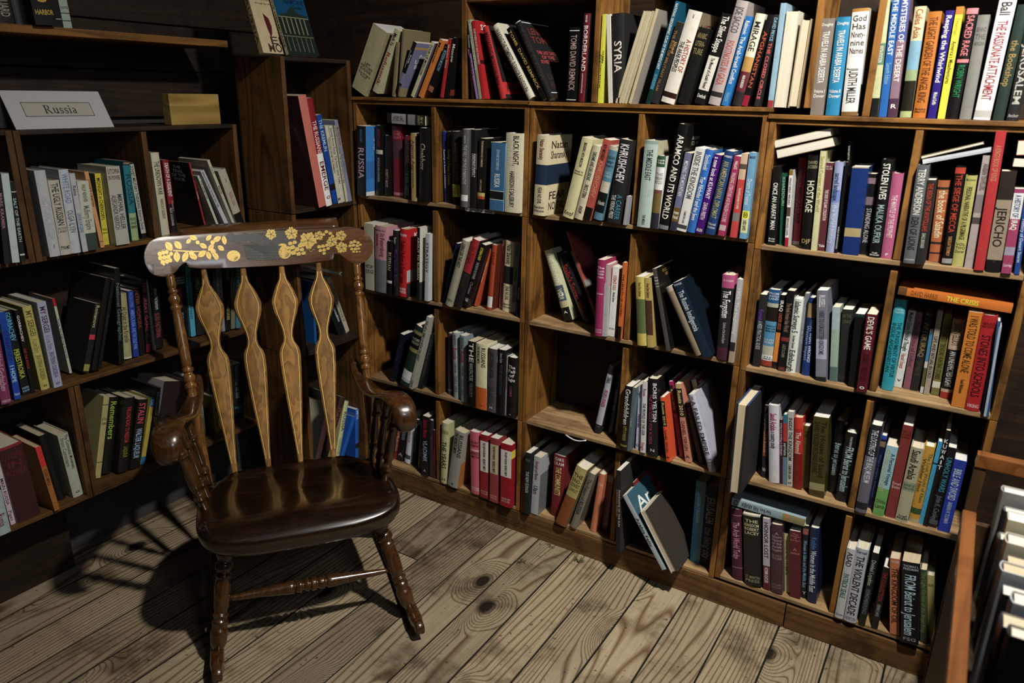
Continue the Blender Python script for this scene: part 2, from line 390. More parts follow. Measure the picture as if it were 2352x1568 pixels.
U = [(-1.846, -1.1565, -1.516), (-1.1545, -.4735, -.816), (-.4715, .128, -.150)]
ZL = [[.080, .421, .760, 1.096, 1.420], [.078, .416, .758, 1.096, 1.419], [.086, .418, .749, 1.082, 1.4035]]
LAB = [['crate holding four matching red spines, standing lowest behind the chair', 'crate with a green basketweave book, right behind the chair arm', 'crate with the russet hardcover, third row beside the chair crest', 'crate in the second row with the small ALPHA BY AUTHOR label under it'],
  ['lowest middle crate with the portrait jacket and slipping books', 'middle crate whose left cell stands nearly empty', 'middle crate with the leaning Hidden War and Russian Intelligentsia', 'middle crate in the second row holding Fear No Evil'],
  ['lowest right crate with The Arab World Today', 'right crate holding the thick olive book and the deep blue book', 'right crate with the bright turquoise book', 'right crate in the second row holding the book Hostage']]
for (x0, x1, d), zs, lb in zip(U, ZL, LAB):
    for r in range(4): crate(x0, x1, zs[r], zs[r + 1], [d], 'two-cell wooden ' + lb[r], top=(r == 3))
# top board capping each stack, single open crates standing on it
for i, ((x0, x1, d), z, lb) in enumerate(zip(U, (1.4205, 1.4195, 1.404), ('thin worn board under the black and red Moscow books', 'thin worn board under the yellow and white books of the top row', 'thin worn board under the two Arabia Deserta volumes'))):
    tag(board('shelf_board', (x0 - .004, x1 + .004 - (.02 if i == 2 else 0) * 0, D - .006, D + DEP, z, z + .0105), W_X), lb, 'shelf board', 'boards capping the crate stacks')
def topcrate(x0, x1, z0, z1, label, ly=.01):
    e = empty('bookshelf_crate', (x0, D, z0)); tag(e, label, 'bookshelf', 'open crates of the top row')
    t = .016
    board('side_panel', (x0, x0 + t, D + ly, D + DEP, z0, z1), W_Z, e); board('side_panel', (x1 - t, x1, D + .01, D + DEP, z0, z1), W_Z, e)
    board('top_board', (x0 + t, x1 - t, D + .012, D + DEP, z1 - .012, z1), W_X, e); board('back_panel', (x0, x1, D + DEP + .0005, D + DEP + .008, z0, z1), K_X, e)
topcrate(-1.403, -.948, 1.4315, 1.715, 'top row wooden crate holding the red and black leaning books')
topcrate(-.838, -.383, 1.4305, 1.735, 'top row wooden crate holding the books that lean right', ly=.112)
topcrate(-.268, .13, 1.415, 1.735, 'top row wooden crate at the right end with the yellow and purple spines')
# plinth: separate lengths of board along the floor
for a, b, lb in ((-1.846, -.262, 'long dark plinth board under the crates beside the chair'), (-.259, .128, 'short dark plinth board at the right end, past the butt joint')):
    tag(board('plinth_board', (a, b, D - .004, D + .02, .0, .0775), B_X), lb, 'plinth board', 'plinth boards on the floor')
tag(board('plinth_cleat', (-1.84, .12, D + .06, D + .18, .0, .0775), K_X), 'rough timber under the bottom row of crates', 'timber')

# ------------------------------------------------------------------ crates of the left wall (boards run along y)
def lcrate(xf, y0, y1, z0, z1, div, label, dep=.2, t=.016, top=False, bm_=D_Y):
    e = empty('bookshelf_crate', (xf, y0, z0)); tag(e, label, 'bookshelf', 'stacked wooden crates in the dark corner')
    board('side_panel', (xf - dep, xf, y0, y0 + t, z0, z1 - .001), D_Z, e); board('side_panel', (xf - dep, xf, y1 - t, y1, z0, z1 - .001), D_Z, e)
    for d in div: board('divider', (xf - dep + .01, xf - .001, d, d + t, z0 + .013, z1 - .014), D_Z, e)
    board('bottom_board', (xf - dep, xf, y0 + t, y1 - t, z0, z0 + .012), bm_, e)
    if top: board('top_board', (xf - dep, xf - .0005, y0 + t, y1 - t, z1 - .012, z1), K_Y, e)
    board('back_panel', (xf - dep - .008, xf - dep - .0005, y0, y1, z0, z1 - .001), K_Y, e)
lcrate(XL, .30, .975, 1.008, 1.342, [.62], 'left case crate cut off by the photo edge, second row', top=True)
lcrate(XL, .977, 1.648, 1.008, 1.342, [1.318], 'left case crate under the card sign reading Russia', top=True)
lcrate(XL, .30, 1.648, .648, 1.007, [], 'long dark crate holding the matching yellow and lilac books')
lcrate(XL, .30, 1.012, .296, .647, [], 'lower left crate with the pale book The Communist Movement')
lcrate(XL, 1.014, 1.648, .296, .647, [], 'lower left crate with green italic lettering, left of the chair arm')
tag(board('crate_support', (XL - .2, XL - .16, .30, 1.0, .0, .295), K_Y), 'dark timber holding up the lowest left crate', 'timber')
tag(board('shelf_board', (XL - .22, XL, .15, 1.645, 1.570, 1.590), W_Y), 'thin orange-brown shelf high on the left above the card sign', 'shelf board')
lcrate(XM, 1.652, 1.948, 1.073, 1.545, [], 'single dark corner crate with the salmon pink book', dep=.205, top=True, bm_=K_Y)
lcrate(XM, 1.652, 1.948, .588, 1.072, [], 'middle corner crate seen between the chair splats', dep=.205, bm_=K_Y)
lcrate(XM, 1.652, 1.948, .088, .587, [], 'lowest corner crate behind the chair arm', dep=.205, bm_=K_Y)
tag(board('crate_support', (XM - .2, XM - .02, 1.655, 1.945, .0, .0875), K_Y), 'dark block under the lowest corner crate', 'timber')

# ------------------------------------------------------------------ books
DATA = '''
top1|R|-1.8576|.012|1.4633|28.3|.0661|.2204|b8b088|~.54-.68 LET_HISTORY_JUDGE@k/~.7-.77 The Origins_Knopf@k/>@9a9068/>.4-.9 LET_HIST_JUDG@201810|worn tan hardcover Let History Judge, leftmost on top shelf
top1|R|-1.7663|.012|1.4527|28.9|.0223|.2142|c4c49c|.3-.93 Refusenik@a01828/.06-.25 Mark Ya@k|pale green book with red title Refusenik
top1|R|-1.6833|.012|1.435|8.2|.0115|.1663|8a7c58||thin tan book behind the title Refusenik
top1|R|-1.658|.012|1.4342|7.2|.0075|.2033|7c7250||tall tan book with rounded corner on top shelf
top1|R|-1.6697|.012|1.4489|27.9|.0146|.1717|16161a|.15-.5 Russia,@w/.16-.5 Ukraine & Belarus@lg/#.6-.8@7880a8/>@78789c/>#.08-.12@b8903c/>.2-.5 Ru_Ukra_Bela@w|thick black guide titled Russia with lilac cover
top1|R|-1.6051|.012|1.4388|28.4|.0142|.1825|c8c4a0|.05-.6 TOUR OF MOSCOW@k/>@585468|slim cream paperback Tour of Moscow
top1|R|-1.5745|.012|1.439|27.8|.015|.1889|d07818|.05-.4 Moscow@k|slim orange guide leaning right on top shelf
top1|R|-1.538|.012|1.4527|27.8|.0185|.1464|121214|.05-.5 MODERN MOSCOW@lb/#.85-.97@a86040|black paperback with blue title beside slim orange guide
top1|R|-1.488|.012|1.4359|11.4|.0102|.1731|b01c20|.1-.5 Moscow Diary@c|glossy red book left of the black Moscow guide
top1|R|-1.4696|.012|1.4351|10.3|.0174|.176|121212|.1-.4 Moscow@w/>.4-.52 Mo@w/>#.85-.95@6a2a14|black Moscow guide with white cover lettering
top2|R|-1.3677|.012|1.432|-4.9|.0057|.2025|2a1c12|#.1-.28@808078|dark brown book with pale spine label, beside upright divider
top2|R|-1.3512|.012|1.432|-12.5|.0068|.1449|a078b0|.1-.6 PETERSBURG@k|thin lilac paperback leaning left on top shelf
top2|R|-1.3409|.012|1.432|-10.8|.0097|.2265|9ca488|.2-.65 Mothers of Misery@e8e8d8/.05-.15 RANSEL@w|grey green book Mothers of Misery
top2|R|-1.33|.012|1.432|-10.1|.0123|.2224|b8181c|.1-.55 SOVIET FOREIGN POLICY SINCE WORLD WAR II@w/>.03-.3 SOVIE_PO_W@w/>.32-.45 Im_Sec@d8a018/>#.5-.55@401010|red paperback Soviet Foreign Policy Since World War II
top2|R|-1.265|.012|1.432|-18.3|.0205|.2105|c01c22|.08-.8 MANAGING MOSCOW Harry@k/>@180c0c/>.1-.4 MAN_MOS@c01c22/>.5-.6 Comm_Sense@w/>#.78-.95@c01c22/>.8-.93 Harry@k|red and black book Managing Moscow
top2|R|-1.1681|.012|1.432|-32.7|.0219|.2383|d8d4c0|.06-.9 WAKING THE TEMPESTS  ELEANOR RANDOLPH@3a3a38|cream book Waking the Tempests leaning left
top2|R|-1.1199|.012|1.432|-33.2|.0144|.2309|141210|.04-.85 TOMB  DAVID REMNICK@c8a050|black leaning book with gold lettering ending Tomb
top2|R|-1.1035|.012|1.432|-29.2|.0203|.2377|0c0c0e|#0-.01@e0e0e0/.05-.8 TOMB DAVID@302820/>#.02-.03@d8d8d8/>.08-.3 LENIN'S_TOMB@7a2820/>.38-.56 THE LAST DAYS_OF THE_SOVIET EMPIRE@c04040/>.68-.88 DAVID_REMNICK@3a2018/>#.93-.94@d8d8d8|black leaning book with white framed cover and dim red lettering
top2|R|-1.0427|.012|1.4323|.6|.0299|.1936|101012|.1-.85 TOMB DAVID REMNICK@b09090/#.04-.05@w/#.97-.98@w|upright black book with grey lettering left of Borderland
top2|R|-1.0068|.012|1.4326|1.7|.0201|.2271|661420|.13-.65 BORDERLAND@e8dcd8/.02-.1 ANNA REID@w/.67-.9 A JOURNEY THROUGH THE HISTORY OF UKRAINE@w/>@161616|dark red book Borderland
top3|R|-.945|.012|1.4302|.4|.0121|.2255|dcdc20|.15-.8 GAMMA@k/.3-.98 JONATHAN RANDAL@k|bright yellow book against the upright board
top3|R|-.9116|.012|1.43|-5.5|.011|.2259|e8e4d8|F|white book turned fore-edge out beside bright yellow book
top3|R|-.9006|.012|1.43|-4.3|.0354|.2261|121110|.3-.65 SYRIA@e0d8c8|black book Syria with worn cover
top4|R|-.8916|.012|1.4324|15.9|.0078|.2369|c8bc98||leftmost of the four thin cream pamphlets on top shelf
top4|R|-.8823|.012|1.4323|15.6|.0076|.2364|c0b490||second of the four thin cream pamphlets on top shelf
top4|R|-.8741|.012|1.4323|15.5|.0076|.2354|c8bc98||third of the four thin cream pamphlets on top shelf
top4|R|-.8655|.012|1.432|15.3|.0071|.2358|bcb08c||rightmost of the four thin cream pamphlets on top shelf
top4|R|-.8529|.012|1.4321|14.3|.0085|.2396|c8b890|>@9c968c|leaning book with cream spine and plain grey cover
top4|R|-.8041|.012|1.4328|14.1|.0116|.2553|0c5a78|.02-.65 NATIONAL GEOGRAPHIC ATLAS OF THE MIDDLE EAST@w/.7-.85 SECOND EDITION@lb/#.85-1@103028|tall teal atlas titled Atlas of the Middle East
top4|R|-.7896|.012|1.4363|15.7|.0206|.2037|181614|.2-.4 Jihad@c09040/.1-.85 THE RISE OF MILITANT ISLAM@906a30|black book with gold title Jihad
top4|R|-.7618|.012|1.4393|14.1|.0368|.2274|dcd8cc|.04-.08 HOURANI@k/.3-.65 A HISTORY OF@a02028/.33-.66 THE ARAB PEOPLES@k/#.88-.94@301418/>@8a7a60/>.1-.2 A HISTO@601818|wide white and tan book A History of the Arab Peoples
top4|R|-.7154|.012|1.4365|12.5|.0298|.1858|191917|~.05-.35 ARABIC_LITERA-_TURE@8a7a50|dark book of Arabic literature with faded gold lettering
top4|R|-.6702|.012|1.4368|13.4|.0267|.2183|161414|.03-.42 The Silent Steppe@w/#.46-.84@d8d4c8/.48-.82 The Memoir of a Kazakh Nomad@k/~.87-.94 Overlook@w|black and white book The Silent Steppe
top4|R|-.6341|.012|1.4358|11|.0294|.2452|a89c9c|.06-.3 JOE SACCO@484850/.37-.8 FOOTNOTES IN GAZA@b84840/#.87-.92@k|tall greyish pink book Footnotes in Gaza
top4|R|-.5989|.012|1.433|10.5|.0165|.2102|1a70b8|.05-.2 Rabinovic@w/.22-.75 The Arab-Israeli Conflict@w/.85-.95 PEARSON@lb|blue book The Arab-Israeli Conflict
top4|R|-.5722|.012|1.4337|9.2|.023|.2142|dcd8bc|.08-.4 MIRAGE@k/#.46-.62@b88c3c/#.62-.84@601020/.66-.8 NINA BURLEIGH@w/#.84-1@181414|cream, gold and maroon book Mirage
top4|R|-.5483|.012|1.4335|10.7|.0148|.2119|141012|.18-.8 AFGHANISTAN@b85030/#.88-1@901030|black book with rust lettering Afghanistan
top4|R|-.517|.012|1.4324|6.2|.0125|.2089|121012|.3-.92 THE CLOSED CIRCLE@e05858/.03-.28 DAVID PRYCE@lb|black book with coral title The Closed Circle
top4|R|-.4846|.012|1.4302|.7|.0128|.234|84a8bc|#.93-1@902028|tall light blue book left of books turned fore-edge out
top4|R|-.4687|.012|1.4304|.8|.0277|.2159|e8e2d0|F|white-paged book turned fore-edge out with black cover
top4|R|-.4357|.012|1.4306|1.4|.0234|.1978|b0a078|F|tan-paged book turned fore-edge out with torn cover
top5|R|-.3824|.012|1.415|-.8|.0289|.2124|80766f|~.04-.08 Doughty@w/.13-.66 TRAVELS IN ARABIA DESERTA@w/~.72-.82 Volume I_Dover@w|grey paperback Travels in Arabia Deserta, Volume I
top5|R|-.3483|.012|1.415|-1.3|.0296|.2145|1682b0|~.04-.08 Doughty@w/.13-.66 TRAVELS IN ARABIA DESERTA@w/~.72-.82 Volume II_Dover@w|bright blue paperback Travels in Arabia Deserta, Volume II
top5|R|-.3131|.012|1.415|-2.3|.0349|.231|e4e2de|#0-.03@b07c30/~.05-.42 God_Has_Ninety-_nine_Names@302820/.55-.88 JUDITH MILLER@303030/#.96-1@7a5a28/>@dcdad6/>#.7-.98@3a3020|wide white book God Has Ninety-nine Names
top6|R|-.2494|.012|1.415|-3|.0151|.2537|c0c494|.1-.3 Middle East@w/#.38-.56@5a8468/.4-.54 SIXTH EDITION@w/#.84-1@k|pale green book marked Sixth Edition
top6|R|-.2319|.012|1.415|-2.6|.0161|.2527|1c62b0|.02-.48 THE MIDDLE EAST@w/.54-.72 Seventh Edition@lb|blue paperback The Middle East, Seventh Edition
top6|R|-.2136|.012|1.415|-2.8|.0182|.252|8a6c7c|#0-.36@4458a0/.02-.7 MYSTERIES OF THE DESERT@w/#.84-1@4c3048/~.88-.93 R@w|blue and mauve paperback Mysteries of the Desert
top6|R|-.1885|.012|1.415|-1.9|.0224|.2307|d4cc9c|.02-.28 Cafes Asia@a05030/#.3-.56@78a8c0/#.56-.66@90a478/#.66-.94@201c14/#.94-1@a8b478|cream and sky blue travel paperback with dark tree scene
top6|R|-.1626|.012|1.415|-1.3|.0254|.2196|c07014|.05-.85 THE LIGHT GARDEN OF THE ANGEL KING@5a2c10/~.9-.95 Bobbs_Merrill@k|orange book The Light Garden of the Angel King
top6|R|-.1326|.012|1.415|-.6|.0159|.2206|2a1a7c|.04-.66 Reaping the Whirlwind@w/.75-.87 Michael Griffin@w|purple blue book Reaping the Whirlwind
top6|R|-.1129|.012|1.415|-.9|.014|.2276|f0e408|#0-.07@c87a18/.1-.25 Freeman@a09010/.3-.68 America's Misadventures@303010|bright yellow book with orange top band
top6|R|-.096|.012|1.415|-.1|.0213|.2236|141012|#0-.05@e08088/.06-.42 SACRED RAGE@d87880/#.45-.48@e08088/.5-.8 ROBIN WRIGHT@188048|black book with pink block title Sacred Rage
top6|R|-.0708|.012|1.415|-.8|.022|.2099|84837e|~.1-.3 BEHIND_THE_MEXICAN@605c58|grey hardcover with faded lettering on top shelf
top6|R|-.0443|.012|1.4154|.8|.031|.2411|dcdadc|.03-.14 Ball@202020/.18-.83 THE PASSIONATE ATTACHMENT@981828/#.92-.98@lg|wide white book The Passionate Attachment
top6|R|-.0088|.012|1.4152|.6|.0206|.2273|283830|.3-.7 the Bookshop@a08850|dark green mottled book near right end of top shelf
top6|R|.0162|.012|1.415|-.6|.0223|.2143|121212|.3-.85 JERUSALEM@b8b8b0/~.93-.97 Anchor@lg|black book with grey title at right end of top shelf
r2a|R|-1.826|-.02|1.1099|2.7|.0408|.2303|141314|.3-.75 RUSSIA@c8a8c0/.05-.22 MARTIN SIXSM@3878a8/>@2a78c0/>.03-.14 RU@d89030/>.17-.35 UNDE_FROM_TO TH@w/>#.5-.75@2868ac/>#.94-1@c8c8c8|black book Russia with bright blue cover
r2a|R|-1.7753|.0151|1.1094|2.6|.0312|.2329|121212|.05-.3 ROBERT K MASSIE@902028/#.34-.4@b8b8a0/.45-.8 NICHOLAS AND ALEXANDRA@a8a8a0|black hardcover with pale crest on spine
r2a|R|-1.7423|.0199|1.1098|3|.0281|.2015|151210|.55-.85 ROBERT K MASSIE@a08868|black book between crested black hardcover and crimson book
r2a|R|-1.7052|.0259|1.1083|.4|.043|.2339|78102a|~.04-.18 PETER_THE_GREAT@b87078/#.2-.45@50303a/#.93-.97@b0808a|thick crimson book with portrait on spine
r2a|R|-1.6545|.0196|1.1098|3|.0336|.2036|15100f|#0-.46@7c1228/.1-.42 ROBERT K. MASSIE@e0c8c8/.55-.95 THE FINAL CHAPTER@lg|crimson and black book right of thick crimson book
r2a|R|-1.5918|-.0131|1.1083|.8|.0187|.2159|a8905c|.1-.8 Against Aggression@504020/>@141210/>#0-.04@a8905c/>#.95-1@a8905c|tan spined book Against Aggression
r2a|R|-1.5563|-.02|1.109|1.9|.0306|.2339|111010|.2-.55 Chekhov@a89880|black book with script title against the divider
r2b|R|-1.4893|.0324|1.108|-1.7|.0105|.2244|182a74|.25-.8 Readings in Russian Civilization@w|thin navy paperback Readings in Russian Civilization
r2b|R|-1.479|.0314|1.1081|.4|.0178|.2252|101014|.25-.75 Readings in Russian Civilization@e0d0a0|thin black paperback Readings in Russian Civilization
r2b|R|-1.4407|.0065|1.108|-1.1|.0299|.2275|15120e|.15-.85 RUSSIA AND THE SOVIET UNION@806828/#.72-.89@e0dc20/.73-.88 USED@k|black book with yellow used sticker
r2b|R|-1.3908|-.02|1.1091|1.8|.0271|.2363|585858|.08-.18 MARVIN LYONS@d0d0d0/.2-.7 THE FALL OF THE ROMANOVS@b0b0b0/#.84-.92@d8d8d8/>@404040|black and white mottled photo book
r2b|R|-1.3588|-.0104|1.1083|.6|.0224|.236|181818|.3-.6 DERIDING DEFEAT@c0c0b8/#.3-.5@484848|dark photo book right of the mottled one
r2b|R|-1.3339|-.013|1.1094|2.8|.0281|.2116|151311|.03-.4 TSARS MANDARINS AND COMMISSARS@c8bc88/.58-.75 HARRY SCHWARTZ@b0a470/#.77-.82@c0a858/#.82-.86@b84018/>.03-.4 TSARS_MAN_AND_COM@b8ac78|black book Tsars Mandarins and Commissars
r2b|R|-1.2791|-.02|1.1095|1.7|.0497|.2023|36648c|.1-.4 EDWARD RUTHERFURD@b8ccd8/.45-.65 RUSSKA@e0e8f0/#.7-.84@c0c0c0/#.71-.83@181818/>@5488b8|blue paperback titled Russka
r2b|R|-1.225|-.02|1.1083|.4|.0524|.2324|ccc8ac|.03-.4 BLACK NIGHT,@k/.05-.4 WHITE SNOW@e0dcc8/.47-.93 HARRISON E SALISBURY@202020|cream book Black Night, White Snow
r2c|R|-1.1237|-.02|1.1092|1.7|.0393|.2304|d4c8a0|.05-.3 Natan Sharansky@6a1c20/#.36-.61@0c2844/.64-.85 FEAR NO EVIL@401014/~.87-.96 Random_House@k/>.05-.3 Natan_Sharansky@3a1418/>#.36-.61@0c2038/>.68-.95 FEAR_NO EVIL@3a1418|wide cream and navy book Fear No Evil
r2c|R|-1.0245|-.02|1.1157|13.1|.0341|.2305|d0cc98|.05-.35 BREAKING WITH MOSCOW@282018/~.39-.45 Arkady N._Shevchenko@302820/~.9-.97 Knopf@k|cream yellow book Breaking with Moscow
r2c|R|-.9859|-.02|1.1143|13.1|.0277|.2121|ccc4a4|.08-.46 DREAMS AND DELUSIONS@183038/.52-.7 FRITZ STERN@k/.82-.92 KNOPF@k|cream book Dreams and Delusions
r2c|R|-.9569|-.02|1.1142|12.9|.022|.2304|b04c40|.06-.25 ROY MEDVEDEV@k/.26-.7 KHRUSHCHEV@cc8868/#.84-1@15120f|salmon red biography beside blue and cream banded book
r2c|R|-.925|-.02|1.118|10.6|.026|.2064|4f7f94|#0-.05@b8b4a4/~.12-.28 RUSSIAN_Assign-_ment@182830/~.33-.42 LESLIE C._STEVENS@a0c0c8/#.47-.62@c0b8a4/#.62-.9@101416/~.72-.8 Atlantic@c8c8c0|banded blue, cream and black book Russian Assignment
r2c|R|-.8839|-.02|1.1132|6.3|.0401|.2287|101012|.05-.5 KHRUSHCHEV@e0e0e0/.65-.95 A CAREER@288098/.66-.95 THE VIKING PRESS@d0d0d0|wide black book ending A Career
r2c|R|-.8345|-.0148|1.1087|4.6|.0091|.08|9898a0||short thin grey booklet against the divider
r2d|R|-.7916|-.02|1.109|1.5|.0376|.2309|a8bcb4|.1-.45 THE MIDDLE EAST@283838/#.0-.04@88a098/.85-.97 THE MIDDLE@304040/>@b0ac8c|pale patterned green book The Middle East
r2d|R|-.7525|-.02|1.1087|1.8|.0226|.1932|d8d8d8|#0-.15@245030/~.04-.11 Kenneth M._Pollack@w/~.22-.38 THE_PERSIAN_PUZZLE@888080/#.46-.51@704038/#.51-.78@6c5820/#.78-1@18182c|green, white and olive paperback The Persian Puzzle
r2d|R|-.7291|-.02|1.1113|6.9|.0275|.2762|101010|.1-.9 ARAMCO AND ITS WORLD@e8e4d8/#.96-1@707880/>.1-.2 ARAM_ITS W@9a9a80|tall black book Aramco and Its World
r2d|R|-.696|-.02|1.1101|6.9|.0175|.2058|686a88|.1-.55 MOVING THE MOUNTAIN@d8d8e0/#.7-.88@6a5018/~.73-.85 Imam_Feisal@w/#.88-1@303040|slate violet book Moving the Mountain
r2d|R|-.6763|-.02|1.1117|8.3|.0254|.219|d4d4d0|.04-.6 INSIDE THE KINGDOM@505058/.75-.9 CARMEN BIN LADIN@606060/#.92-.97@404040|white book Inside the Kingdom
r2d|R|-.6475|-.02|1.1108|7.8|.0203|.2168|2468bc|.06-.24 Stanislawski@e0e8f0/.32-.85 Tsar Nicholas I and the Jews@f0f0f0|blue book with white title leaning among Kuwait titles
r2d|R|-.6244|-.02|1.1108|8.5|.0186|.206|441070|.03-.55 a new look at KUWAIT@f0e8f0/.6-.82 ZAHRA FREETH@e0c8e0/~.93-.98 ALLEN@w|purple book A New Look at Kuwait
r2d|R|-.5982|-.02|1.1112|7.7|.0238|.2161|1a3c70|~.05-.08 WEEKS@w/.12-.8 AN AMERICAN NAVAL DIPLOMAT@a89c60/~.85-.93 Naval_Institute@c0c0c0|dark blue book An American Naval Diplomat
r2d|R|-.5642|-.02|1.1101|6.1|.0166|.2042|981a4c|.06-.16 WALLACE@w/.2-.82 WALKING, LITERATURE AND ENGLISH CULTURE@e0b8c0/#.86-.93@b0a0a0|crimson pink book Walking, Literature, and English Culture
r2d|R|-.5324|-.02|1.1086|1.8|.0166|.211|b8302c|#0-.3@c0a488/#.12-.18@484038/.4-.65 THE AYATOLLAH BEGS TO DIFFER@e8d8d0/#.7-.8@707070|red book with pair of eyes, The Ayatollah Begs to Differ
r2d|R|-.5073|-.02|1.1081|.2|.0177|.2152|6498bc|~.03-.08 MERNISSI@203040/.3-.6 Dreams of Trespass@c8dce8/#.67-.76@e0e020/.68-.75 USED@k/#.76-.93@c8cc98/.78-.9 USED SAVES@303030|light blue book Dreams of Trespass with used sticker
r2e|R|-.4424|.0114|1.094|-2.9|.0185|.1963|141414|.2-.8 ONCE AN ARAFAT MAN@e0e0dc/~.9-.96 Free_Press@w|black book Once an Arafat Man
r2e|R|-.4171|.029|1.094|-5.1|.0108|.1803|0a5238|.05-.45 KHADDURI@88a890|dark green book on lower part of pile edge, beside Once an Arafat Man
r2e|R|-.4009|.0154|1.094|-3.8|.0088|.1906|d8d8d4|#0-.07@806420/.1-.45 WHAT WENT WRONG?@505058/#.48-.6@504030/.62-.85 BERNARD LEWIS@806868/#.88-1@981c24|narrow white book What Went Wrong?
r2e|R|-.3922|.0568|1.094|-2.9|.0183|.2179|a41c3c|.1-.75 BEYOND AMERICA'S GRASP@1c0c10/#.96-1@d8c8c8|red book Beyond America's Grasp
r2e|R|-.3623|.0089|1.094|-2.9|.026|.2278|11110f|.26-.6 HOSTAGE@d8d8c0/~.05-.14 DAVID_JACOBSEN@908868/~.88-.94 DJF@a89058|black book with large white title Hostage
r2e|R|-.3347|.0037|1.094|-2.5|.0133|.24|c8c494|.05-.6 Sacred Corners of the World@9c9448|pale yellow book with gilt title
r2e|R|-.3207|.0137|1.094|-2.7|.0168|.2129|521020|~.03-.08 M.A._ISLAM@b0a0a0/.3-.65 THE CRISIS OF ISLAMIC CIVILIZATION@e0c8c8/~.92-.96 Yale@w|maroon book The Crisis of Islamic Civilization
r2e|R|-.3|.0042|1.094|-2.5|.0192|.2167|929ec4|.12-.42 sacred landscape@303860/#.3-.44@6a84c0/.47-.9 the buried history@c8d0e8|lilac blue paperback Sacred Landscape
r2e|R|-.2792|.0031|1.094|-1.8|.0056|.2175|101014|.7-.95 WORLD OF INFORMATION@c8c8c8|black book right of Sacred Landscape
r2e|R|-.2673|.03|1.094|-5.1|.0055|.2641|121214|.02-.18 SARAJEVO@b0b0a0|tall black book rising above its row beside lilac paperback
r2e|R|-.262|.0016|1.094|-2.1|.0362|.2083|122f70|#.69-.79@a89868/#0-.015@b0a488|worn royal blue cloth book with gold label
r2e|R|-.2258|.0262|1.094|-2.1|.0186|.1924|121214|#.05-.12@806870/#.28-.38@706068/.42-.85 STANDING ALONE@a8a8a8|black book Standing Alone
r2e|R|-.2028|.0033|1.094|-1.5|.0243|.2284|101012|.04-.4 STOLEN LIVES@e8e8e0/.45-.85 MALIKA OUFKIR@90a8a8/~.94-.98 Talk_Miramax@w|black book with white title Stolen Lives
r2e|R|-.1765|.0076|1.094|-1.8|.0235|.1985|b0547c|.25-.75 THE MANTLE OF THE PROPHET@e8c8d0/~.93-.97 P@w|pink book The Mantle of the Prophet
r2f|R|-.1256|-.02|1.094|-1.9|.0241|.222|5c6064|.04-.5 TERRY ANDERSON@d8d8d0/.52-.86 DEN OF LIONS@1c1c20/~.95-.97 CROWN@c8c8c8|thick grey book with tall white capitals
r2f|R|-.0995|-.0194|1.094|-2.5|.017|.1911|141010|.04-.6 THE REIGN OF THE AYATOLLAHS@b03018/.62-.8 SHAUL BAKHASH@a8b8a0|black book The Reign of the Ayatollahs
r2f|R|-.0771|.035|1.094|-3.6|.0262|.1869|a85828|#.08-.11@1c100c/.12-.7 the book of Saladin@e0d0a0/#.75-.78@1c100c/#.88-.9@1c100c|rust orange book The Book of Saladin
r2f|R|-.0488|.0114|1.094|-2.6|.0196|.2213|141212|#.01-.07@b83820/.08-.66 THE SIEGE OF MECCA@b83820/.7-.9 YAROSLAV TROFIMOV@c08848/#.93-.98@909090|black book The Siege of Mecca with red crescent
r2f|R|-.028|.0124|1.094|-2.3|.022|.2033|aeaa5c|~.03-.06 Burton@302c18/.12-.7 PERSONAL NARRATIVE OF A PILGRIMAGE@3c3820/~.73-.85 VOL_TWO_Dover@302c18|olive yellow paperback Personal Narrative of a Pilgrimage
r2f|R|-.0031|.0095|1.094|-2|.0168|.2479|a09490|.07-.3 ARABIAN TRAVELLERS@584848/#.34-.5@786c6c/#.54-.6@40383a|brown grey book Arabian Travellers
r2f|R|.0166|-.0039|1.094|-2.7|.0191|.3003|ac141c|.1-.35 A KING'S BOOK OF KINGS@c07c60|tall bright red book A King's Book of Kings
r2f|R|.0379|-.0018|1.094|-2.6|.0283|.2183|948470|#0-.28@2c2420/.36-.75 JERICHO@1c1814/#.88-1@141414|tan and black book Jericho
r2f|R|.0686|-.0061|1.094|-3.1|.0185|.1835|983860|#.05-.35@d8d8dc/.07-.33 A HISTORY OF@284878/.36-.48 IRAQ@w/#.68-.78@9890a8/~.85-.95 Cambridge@e0c0d0|mauve and white book A History of Iraq
r2f|R|.0929|-.0014|1.094|-4.6|.0098|.1733|1a448c|.3-.85 History of Desert Storm@c0c8e0|narrow blue book at right edge, second shelf
r3a|R|-1.8128|-.0144|.7761|1.5|.0431|.238|a8a890|~.6-.75 HISTORY_JUDGE@k/>@b0b09c|grey cream book half hidden behind the chair crest end
r3a|R|-1.7645|-.02|.7775|2.8|.0505|.2355|b0808c|#0-.5@b88490/.1-.45 St Petersburg@701828/~.05-.08 MORGAN@503040/#.5-1@686c74/.12-.3 Between the@a03040/>#.0-.5@b07c88|pink and grey book St Petersburg
r3a|R|-1.7138|-.02|.7774|4.6|.0247|.1881|121014|.2-.55 RUSSIAN@b0a080/#.74-.79@b0b0b0|low black book right of the pink and grey one
r3a|R|-1.682|-.02|.7761|2.4|.0236|.2279|141216|.1-.2 Shevtsov@c8c8c8/.28-.85 The Inside Story@502878|black book with purple script lettering
r3a|R|-1.6556|-.02|.7769|3.3|.0333|.2365|b4101c|.17-.8 Political Reform in Soviet Union@4c0c10/~.05-.11 Murphy@e0c8c8/~.86-.95 FREE_PRESS@e8d8d8/>@ac1018/>.05-.14 Kenn@e8d8d8/>.4-.58 MORAL_IN THE_BREAKUP@c86060/>#.6-.78@a0a0a0/>#.8-1@282828|bright red book with white fore lettering and portrait cover
r3a|R|-1.5746|-.02|.7755|2.1|.0121|.2496|16181a|.05-.8 ABOUT TO RUSSIAN@c0c0b8/>@b4b4a8/>#.75-1@243030|thin black spined book with white and dark cover
